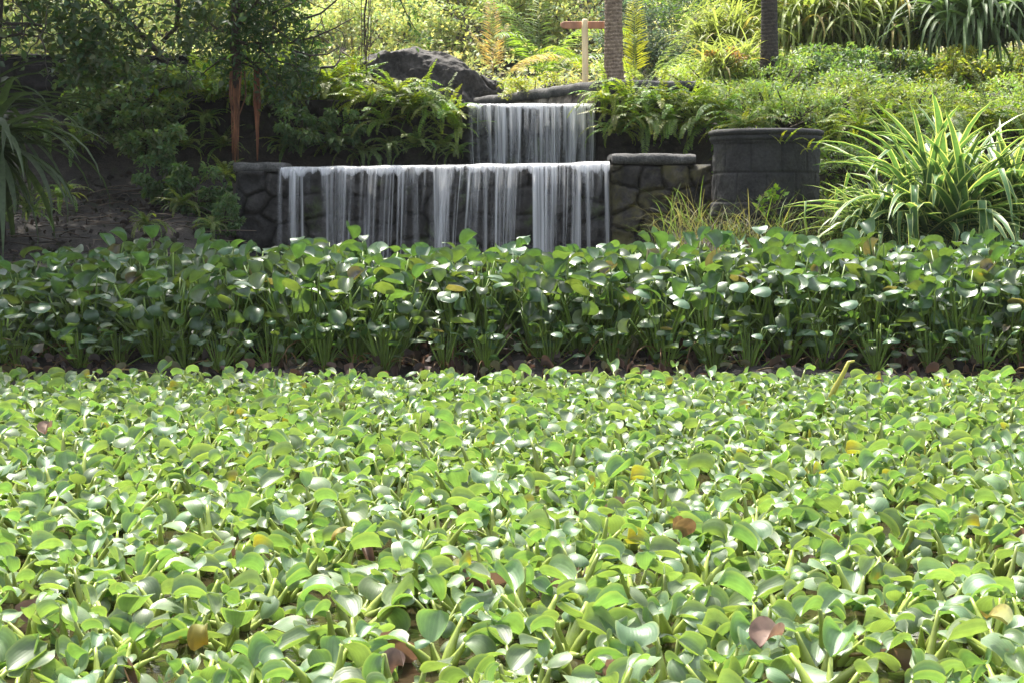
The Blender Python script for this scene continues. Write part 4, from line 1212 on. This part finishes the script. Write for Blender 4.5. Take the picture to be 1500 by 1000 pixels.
# ------------------------------------------------------------------ trees
def grow(mb, p, d, L, r, depth, rs, tips, gnarl=0.35, grav=0.0, col=(1, 1, 1)):
    n = 6; pts = [np.array(p, float)]; rr = [r]; d = np.array(d, float)
    for i in range(n):
        d = d + rs.normal(0, gnarl, 3) * 0.5 + np.array([0, 0, grav]); d /= np.linalg.norm(d)
        pts.append(pts[-1] + d * L / n); rr.append(r * (1 - 0.5 * (i + 1) / n))
    mb.tube(pts, rr, 6 if r > 0.01 else 4, col, cap=False)
    if depth == 0: tips.append(pts[-1]); tips.append(pts[-3]); return
    for k in range(rs.randint(2, 4)):
        j = rs.randint(2, n + 1)
        nd = d + rs.normal(0, 0.75, 3); nd /= np.linalg.norm(nd)
        grow(mb, pts[j], nd, L * rs.uniform(0.5, 0.8), rr[j] * 0.7, depth - 1, rs, tips, gnarl, grav, col)


def leaf_cloud(mb, rs, centres, k, r, size, col, tmpl, droop=0.0):
    c = np.asarray(centres)[rs.randint(0, len(centres), k)]
    off = rs.normal(0, 1, (k, 3)) * r
    R = leaf_rots(rs, k, spread=1.3) * (size * rs.uniform(0.6, 1.25, k))[:, None, None]
    mb.inst(tmpl, R, c + off, jitter(rs, col, k, 0.3, 0.2))


# overhanging tree: trunk at the left border, a wide crown above the picture that shades the left bank
rs = np.random.RandomState(91)
tx, ty = XL(-6, 13.0), 13.0
t = thing("overhanging_tree", (tx, ty, h1(tx, ty)), "dark tree with small leaves at the border, its limbs hanging over the shaded bank", "tree")
base = np.array([tx, ty, h1(tx, ty)])
tk = MB(); lm = MB(); lf = MB()
trunk = [base + np.array(v) for v in ((0, 0, -.1), (0.0, 0, .6), (-0.02, 0, 1.4), (0.02, .05, 2.4), (.1, .2, 3.4), (.2, .5, 4.6))]
tk.tube([p - base for p in trunk], [.085, .062, .055, .055, .05, .04], 9, (0.5, 0.4, 0.4))
tips = []
for pts_px, r0 in [([(-5, -180, 13.1), (60, -60, 13.3), (150, -2, 13.5), (195, 38, 13.6), (222, 68, 13.6), (238, 90, 13.7)], .028), ([(238, 62, 13.6), (258, 40, 13.6), (262, 10, 13.5), (255, -40, 13.3), (200, -140, 13.2), (60, -260, 13.2)], .02),
                   ([(0, 36, 13.0), (40, 35, 12.9), (62, 38, 12.9)], .014), ([(0, 56, 13.0), (30, 50, 13.0), (58, 54, 12.9)], .012)]:
    pts = [np.array(P(*q)) for q in pts_px]
    lm.tube([p - base for p in pts], np.linspace(r0, r0 * 0.6, len(pts)), 7, (0.6, 0.55, 0.5))
    for p in pts[1:]:
        for _ in range(3):
            grow(lm, p - base, rs.normal(0, 1, 3) * [1, .6, .8] + [0, 0, -.1], rs.uniform(.2, .4), .007, 1, rs, tips, 0.5)
tp = np.array(tips) + base
tp = tp[(tp[:, 2] > 1.95)]
leaf_cloud(lf, rs, tp - base, 550, 0.10, 0.075, (0.055, 0.085, 0.035), BLF[0])
clumps = [(90, 20, 50, 240), (120, 60, 50, 260), (150, 95, 45, 260), (170, 40, 40, 170), (110, 110, 40, 240), (60, 15, 30, 60), (300, 15, 40, 160), (195, 85, 30, 70), (285, 60, 35, 140), (90, -20, 60, 160)]
for px, py, r, k in clumps:
    c = np.array(P(px, py, 13.3)); rr_ = r / FPX * 13.3
    sub = c + rs.normal(0, rr_ * 0.55, (max(6, k // 22), 3))
    leaf_cloud(lf, rs, sub - base, k, 0.07, 0.075, (0.06, 0.09, 0.04), BLF[rs.randint(2)])
# high crown (mostly above the picture)
for j in range(84):
    c = np.array([rs.uniform(-6.8, -2.8), rs.uniform(11.2, 18.4), rs.uniform(4.6, 6.6)])
    if c[2] < 1.0 + 0.12 * c[1] + 1.3: c[2] += 1.0
    a = trunk[-1] + (c - trunk[-1]) * 0.5 + np.array([0, 0, .3])
    lm.tube([trunk[-1] - base, a - base, c - base], [.03, .018, .008], 5, (0.5, 0.45, 0.4), cap=False)
    leaf_cloud(lf, rs, (c + rs.normal(0, 0.42, (10, 3)) * [1, 1, .5]) - base, 330, 0.2, 0.13, (0.06, 0.115, 0.035), L2[2])
tk.obj("trunk", M_BARK, t); lm.obj("limb", M_BARK, t); lf.obj("crown", M_LEAF, t)

# fig with aerial roots
rs = np.random.RandomState(95)
fx = P(346, 245, 14.25)
t = thing("fig_tree", fx, "small-leaved fig with reddish hanging aerial roots and twisted bare twigs", "tree")
base = np.array(fx)
tk, lm, lf, rt = MB(), MB(), MB(), MB()
pts = [np.array(P(*q)) for q in [(346, 130, 14.2), (347, 100, 14.2), (343, 60, 14.2), (348, 10, 14.2), (340, -60, 14.3), (300, -160, 14.4)]]
tk.tube([p - base for p in pts], [.03, .04, .045, .05, .05, .055], 8, (0.6, 0.45, 0.4))
tk.tube([np.array(P(300, -160, 14.4)) - base, np.array(P(150, -260, 14.6)) - base, np.array(P(-50, -280, 15.0)) - base, np.array(P(-120, 60, 15.9)) - base], [.055, .07, .09, .12], 8, (0.6, 0.5, 0.45))
tk.obj("trunk", M_BARK, t)
for k in range(30):
    x0 = 346 + rs.normal(0, 4.5); x1 = 345 + rs.normal(0, 2.6) - 1
    zb = rs.choice([160, 180, 200, 225, 236, 243], p=[.2, .25, .2, .15, .1, .1])
    qs = [np.array(P(x0, 105, 14.2 + rs.normal(0, .02))), np.array(P(x0 + rs.normal(0, 1.5), 140, 14.2 + rs.normal(0, .02))), np.array(P((x0 + x1) / 2 + rs.normal(0, 1.5), (140 + zb) / 2, 14.2)), np.array(P(x1, zb, 14.2))]
    rt.tube([q - base for q in qs], [.007, .006, .005, .0025], 5, np.array((1, 1, 1)) * rs.uniform(.6, 1.3))
rt.obj("aerial_root", M_ROOT, t); rt = MB()
for k in range(9):
    x0 = 376 + rs.normal(0, 1.4)
    qs = [np.array(P(x0, 100, 14.3)), np.array(P(x0 + rs.normal(0, 1), 150, 14.3)), np.array(P(377 + rs.normal(0, 1.0), 200, 14.3)), np.array(P(377, 236, 14.3))]
    rt.tube([q - base for q in qs], [.007, .007, .006, .005], 5, np.array((.9, .8, .8)) * rs.uniform(.7, 1.2))
rt.obj("aerial_root", M_ROOT, t)
tips = []
for q, dr, L, r, dp in [((346, 60), (1, .2, .1), .55, .016, 3), ((347, 30), (1, -.2, .25), .6, .016, 3), ((345, 75), (1, 0, -.25), .5, .014, 3), ((345, 90), (.8, .3, -.1), .45, .012, 2), ((344, 50), (-1, 0, .1), .4, .013, 2), ((346, 10), (.8, -.2, .3), .6, .014, 3), ((342, 80), (-.8, .2, .05), .35, .011, 2)]:
    grow(lm, np.array(P(q[0], q[1], 14.2)) - base, dr, L, r, dp, rs, tips, 0.55, 0.0, (0.7, 0.62, 0.55))
for q in [[(400, 40), (430, 62), (460, 55), (490, 42), (520, 25)], [(430, 75), (455, 82), (480, 80), (498, 68)], [(470, 100), (490, 98), (497, 88)], [(380, 70), (400, 88), (430, 96), (470, 110)], [(440, 30), (470, 20), (500, -5), (515, -40)], [(400, 20), (430, 5), (455, -20)]]:
    pts = [np.array(P(a, b, 14.1 + rs.normal(0, .08))) for a, b in q]
    lm.tube([p - base for p in pts], np.linspace(.012, .004, len(pts)), 5, (0.6, 0.55, 0.5))
    for p in pts[:-1]: grow(lm, p - base, rs.normal(0, 1, 3), .22, .005, 1, rs, tips, 0.6, 0, (0.7, 0.62, 0.55))
lm.obj("limb", M_BARK, t)
tp = np.array(tips)
sel = tp[(tp[:, 0] + base[0] < XL(450, 14.2))]
leaf_cloud(lf, rs, sel, 1500, 0.06, 0.06, (0.05, 0.095, 0.035), BLF[0])
for px, py, r, k in [(350, 30, 45, 420), (390, 60, 45, 420), (330, 80, 25, 140), (420, 85, 35, 240), (455, 100, 30, 160), (345, 105, 22, 110), (400, 20, 45, 240), (300, 20, 30, 120), (420, 0, 40, 160)]:
    c = np.array(P(px, py, 14.2)); rr_ = r / FPX * 14.2
    leaf_cloud(lf, rs, (c + rs.normal(0, rr_ * .55, (max(6, k // 20), 3))) - base, k, .06, .06, (0.055, 0.105, 0.035), BLF[1])
lf.obj("crown", M_LEAF, t)

# hanging vine
t = thing("hanging_vine", P(537, -60, 14.6), "thin tangled vine hanging straight down before the boulder", "vine")
mb = MB(); rs = np.random.RandomState(14); b0 = np.array(P(537, -60, 14.6))
for k in range(7):
    xs_ = 537 + rs.normal(0, 3)
    qs = [np.array(P(xs_ + rs.normal(0, 3), yv, 14.6)) for yv in (-60, -20, 20, 60, rs.uniform(85, 120))]
    mb.tube([q - b0 for q in qs], [.005, .005, .004, .004, .002], 4, np.array((1.3, 1.2, .9)) * rs.uniform(.7, 1.2))
mb.obj("stem", M_BARK, t)
mb = MB(); leaf_cloud(mb, rs, np.array([np.array(P(537 + rs.normal(0, 8), rs.uniform(-40, 110), 14.6)) - b0 for _ in range(14)]), 90, .025, .04, (0.10, .15, .04), BLF[0]); mb.obj("foliage", M_LEAF, t)
t = thing("hanging_vine", P(610, -40, 14.0), "leafy dark twig hanging into view above the boulder", "vine")
mb = MB(); b0 = np.array(P(610, -40, 14.0)); qs = [np.array(P(*q)) - b0 for q in [(575, -40, 14), (588, 5, 14), (600, 30, 14), (615, 55, 14)]]
mb.tube(qs, [.007, .006, .004, .003], 5, (.6, .5, .45)); mb.obj("stem", M_BARK, t)
mb = MB(); leaf_cloud(mb, rs, np.array(qs[1:] + [np.array(P(610, 12, 14)) - b0]), 70, .045, .06, (0.06, .11, .04), BLF[1]); mb.obj("foliage", M_LEAF, t)


# --- palms
def palm_trunk(name_mat, L, r0, r1, ringh, lean=(0, 0), seed=0):
    rs = np.random.RandomState(seed); mb = MB()
    n = int(L / (ringh / 4)); z = np.linspace(-0.15, L, n); th = np.linspace(0, 2 * math.pi, 25)[:-1]
    T, Zt = np.meshgrid(th, z)
    f = np.clip(Zt / L, 0, 1); ph = (Zt / ringh + 0.15 * np.sin(T * 2)) % 1.0
    r = (r0 + (r1 - r0) * f) * (1 + 0.09 * (ph - 0.5)) + 0.16 * r0 * np.exp(-Zt * 3) + 0.01 * r0 * fbm(np.stack([T.ravel() * 3, Zt.ravel() * 20, 0 * T.ravel()], -1), 2, seed).reshape(T.shape)
    c = (0.6 + 0.6 * ph ** 1.5)[..., None] * np.ones(3)
    mb.grid(np.stack([r * np.cos(T) + lean[0] * f ** 1.3 * L, r * np.sin(T) + lean[1] * f * L, Zt], -1), c, wrap=True)
    return mb


PF = [frond_tmpl(1.6, 0.62, 34, dr, e, 0.022, 30 + i, taper=0.85, hang=0.25) for i, (dr, e) in enumerate([(1.2, 1.2), (1.7, 1.0), (0.7, 1.35), (2.1, 0.8)])]


def frond_obj(parent, v, s, az, pitch, col, off=(0, 0, 0)):
    V, F, L, C = PF[v]
    mb = MB(); R = rotz(az) @ rotx(pitch) * s
    mb.add(V @ R.T + np.array(off), F, C * np.array(col), L)
    return mb.obj("frond", M_FERN, parent)


def palm(px, py, Y, mat, r0, r1, L, label, lean=(0, 0), seed=0, top_fr=12):
    p = P(px, py, Y)
    t = thing("palm_tree", p, label, "palm")
    palm_trunk(mat, L, r0, r1, 0.036, lean, seed).obj("trunk", mat, t)
    rs = np.random.RandomState(seed + 3)
    for k in range(top_fr):
        frond_obj(t, rs.randint(4), rs.uniform(.9, 1.15), k * 6.283 / top_fr + rs.normal(0, .2), rs.normal(0, .2), np.array((0.09, .16, .035)) * rs.uniform(.8, 1.2), (lean[0] * L, lean[1] * L, L))
    return t


palm(899, 114, 16.9, M_PALM, 0.088, 0.072, 4.2, "brown ringed palm trunk rising beside the signpost", (-0.006, 0), 3)
palm(1127, 84, 16.9, M_PALM2, 0.078, 0.07, 4.4, "dark slim palm trunk on the slope behind the stone tub", (-0.006, 0), 5)


def small_palm(px, py, Y, fr, label):
    t = thing("small_palm", P(px, py, Y), label, "palm")
    for v, s, az, pi_, c in fr: frond_obj(t, v, s, az, pi_, c)
    return t


A = lambda deg: rad(deg)
small_palm(722, 112, 19.2, [(2, .6, A(10), A(20), (.52, .36, .22)), (2, .42, A(-35), A(5), (.5, .37, .24)), (2, .38, A(60), A(0), (.46, .36, .22))], "small palm with a dry pinkish upright frond behind the boulder")
small_palm(735, 115, 18.8, [(1, .62, A(-80), A(-8), (.36, .28, .2)), (0, .52, A(-70), A(-25), (.33, .27, .2))], "withered pale palm frond leaning right beside the boulder")
small_palm(790, 120, 19.8, [(0, 1.0, A(35), A(5), (.13, .21, .07)), (1, 1.0, A(-60), A(10), (.16, .24, .06)), (3, .95, A(-100), A(0), (.11, .18, .07)), (0, .95, A(80), A(0), (.13, .2, .09)), (2, .95, A(0), A(-5), (.15, .22, .07)), (1, .75, A(150), A(8), (.15, .24, .06)), (3, .7, A(200), A(10), (.15, .24, .06)), (1, .7, A(-30), A(0), (.22, .3, .05))],
           "green feathery palm behind the signpost")
small_palm(868, 118, 18.9, [(1, .55, A(60), A(10), (.22, .30, .05)), (3, .5, A(140), A(10), (.2, .26, .05)), (0, .5, A(-120), A(0), (.18, .22, .09)), (3, .5, A(-60), A(5), (.18, .24, .1))], "palm with hanging lime fronds behind the signpost board")
small_palm(930, 118, 17.9, [(2, .62, A(-8), A(14), (.45, .45, .07)), (2, .55, A(12), A(18), (.42, .44, .05))], "young palm with one bright yellow upright frond right of the palm trunk")
small_palm(950, 122, 18.0, [(0, .75, A(-75), A(0), (.22, .29, .17)), (1, .78, A(-85), A(-5), (.27, .35, .22)), (3, .5, A(-110), A(5), (.26, .33, .2)), (1, .5, A(-50), A(-12), (.22, .29, .17)), (1, .45, A(100), A(-5), (.25, .31, .2))], "grey-green palm with arching fronds right of the palm trunk")
small_palm(985, 60, 22.5, [(0, .8, A(k * 55), A(0), (.10, .17, .06)) for k in range(6)], "feathery palm high behind the yellow frond")

# --- signpost
p = P(857, 121, 17.0)
t = thing("signpost", p, "pale wooden signpost with a blank brown arrow-tipped board across its top", "signpost")
mb = MB()
zs = np.linspace(-0.25, 0.62, 14); th = np.linspace(0, 2 * math.pi, 17)[:-1]
G = np.array([[((0.031 - 0.002 * (z > .6)) * math.cos(a) + .002 * math.sin(z * 9), (0.031 - 0.002 * (z > .6)) * math.sin(a), z) for a in th] for z in zs])
G = np.concatenate([G, np.array([[(0.02 * math.cos(a), .02 * math.sin(a), .63) for a in th], [(0, 0, .632) for a in th]])])
mb.grid(G, wrap=True); mb.obj("post", M_POST, t)
mb = MB()      # board: arrow tip at its left end, bevelled edges
xs_ = [-0.245, -0.225, -0.20, 0.20, 0.215]; hs = [0.012, 0.028, 0.037, 0.037, 0.034]
sec = lambda x, h: [(x, -0.012, -h + .004), (x, -0.008, -h), (x, 0.012, -h), (x, 0.012, h), (x, -0.008, h), (x, -0.012, h - .004)]
G = np.array([sec(x, h) for x, h in zip(xs_, hs)]) + np.array([0, 0.045, 0.575])
mb.grid(G, wrap=True)
for e in (G[0], G[-1]): mb.add(e, [(0, 1, 2, 3), (0, 3, 4, 5)])
mb.obj("board", M_BOARD, t, smooth=False)

# low leafy cover between the bushes of the right slope
rs = np.random.RandomState(57)
mb = MB(); k = 30000
yv = rs.uniform(13.4, 22.5, k); xv = rs.uniform(1.75, 7.2, k)
zv = H(xv, yv) + rs.uniform(0, .22, k)
R = leaf_rots(rs, k, spread=1.2) * rs.uniform(.04, .09, k)[:, None, None]
mb.inst(L2[1], R, np.stack([xv, yv, zv], -1), jitter(rs, (0.13, .19, .05), k, .3, .2))
tag(mb.obj("ground_cover", M_LEAF), "small-leaved green cover on the slope between the bushes", "ground cover", kind="stuff")

# ------------------------------------------------------------------ hillside: undergrowth and trees
rs = np.random.RandomState(55)
mb = MB(); k = 110000
yv = 21.5 + 42 * rs.rand(k) ** 1.5; xv = rs.uniform(-1, 1, k) * (yv * 0.36 + 3)
zv = H(xv, yv) + 0.55 * rs.rand(k) * np.clip((yv - 18) / 6, .3, 2)
R = leaf_rots(rs, k, spread=1.2) * (rs.uniform(.07, .14, k) * np.clip(yv / 28, .6, 2))[:, None, None]
lump = 0.75 + 0.5 * (0.5 + 0.5 * np.sin(xv * 1.1 + 2 * np.sin(yv * .5)))
mb.inst(L2[0], R, np.stack([xv, yv, zv], -1), jitter(rs, (0.38, .41, .20), k, .25, .15) * lump[:, None])
tag(mb.obj("undergrowth", M_BG), "light yellow-green undergrowth covering the hillside", "undergrowth", kind="stuff")


def tree_mesh(seed, k, R_, Hh, leaf, col):
    rs = np.random.RandomState(seed); mb, st = MB(), MB()
    p, cen, tint, off = crown_points(rs, k, R_, R_, Hh * .55, nclump=60, flat=0.75)
    p[:, 2] += Hh * .5; cen = cen + [0, 0, Hh * .5]
    Rm = leaf_rots(rs, k, spread=1.2, out=off) * (leaf * rs.uniform(.6, 1.3, k))[:, None, None]
    mb.inst(L2[0], Rm, p, jitter(rs, col, k, .25, .15) * tint[:, None])
    st.tube([(0, 0, -.3), (.05, 0, Hh * .2), (0, .05, Hh * .45)], [.09, .07, .045], 7, (2, 2, 2))
    for c in cen[::4]:
        st.tube([(0.03, 0.02, Hh * rs.uniform(.2, .42)), (c * [.5, .5, .8]), c], [.03, .02, .006], 4, (2, 2, 2), cap=False)
    return mb.mesh("crown", M_BG), st.mesh("trunk", M_BARK)


TM = [tree_mesh(800, 15000, 1.7, 2.6, .085, (0.33, .38, .17)), tree_mesh(801, 15000, 1.5, 2.9, .08, (0.37, .40, .18)), tree_mesh(802, 15000, 1.8, 2.4, .085, (.28, .34, .16)), tree_mesh(803, 16000, 1.5, 2.8, .08, (.10, .15, .11))]
TL = {0: "light green bushy tree on the hillside behind the garden", 1: "yellow-green airy tree on the hillside behind the garden", 2: "mid green rounded tree on the hillside behind the garden", 3: "dark blue-green tree on the hillside behind the lime straps"}
spots = [(985, 21.8, 3, 0.62)] + [(px, Y, i, s) for px, Y, i, s in [
    (120, 26, 2, 1), (260, 29, 0, 1.1), (400, 27, 1, 1), (520, 25, 0, .8), (600, 28, 1, 1), (690, 27, 0, .9), (770, 30, 2, 1.1), (860, 27, 0, .95), (930, 33, 2, 1.2), (1060, 29, 1, 1), (1180, 28, 2, 1.1), (1290, 27, 3, 1), (1400, 26, 2, 1), (1520, 27, 0, 1.1), (0, 27, 0, 1),
    (60, 34, 1, 1.3), (330, 36, 2, 1.3), (470, 35, 0, 1.3), (640, 37, 1, 1.4), (820, 38, 0, 1.4), (1000, 38, 1, 1.4), (1220, 36, 0, 1.4), (1420, 36, 1, 1.4), (-150, 30, 2, 1.2), (1650, 30, 2, 1.2),
    (150, 46, 0, 1.8), (420, 47, 1, 1.8), (720, 48, 2, 1.9), (950, 47, 0, 1.9), (1300, 47, 1, 1.9), (-60, 46, 1, 1.8)]]
for j, (px, Y, i, s) in enumerate(spots):
    x = XL(px, Y)
    t = thing("hillside_tree", (x, Y, h1(x, Y) - 0.5), TL[i], "tree", "trees on the hillside", j * 1.7, (s, s, s))
    link("crown", TM[i][0], t); link("trunk", TM[i][1], t)

# ------------------------------------------------------------------ thin volume added to pale the far background
mb = MB(); mb.box((-62, -12, -2), (62, 112, 30)); o = mb.obj("added_haze", [], smooth=False)
m, t, out = new_mat("added_haze_mat")
pv = N(t, "ShaderNodeVolumePrincipled")
pv.inputs["Color"].default_value = (0.97, 0.97, 0.92, 1); pv.inputs["Density"].default_value = 0.0004; pv.inputs["Anisotropy"].default_value = 0.0
t.links.new(pv.outputs[0], out.inputs["Volume"])
o.data.materials.append(m)
tag(o, "faint scattering volume added over the garden to pale the hillside", "added_haze", kind="stuff")
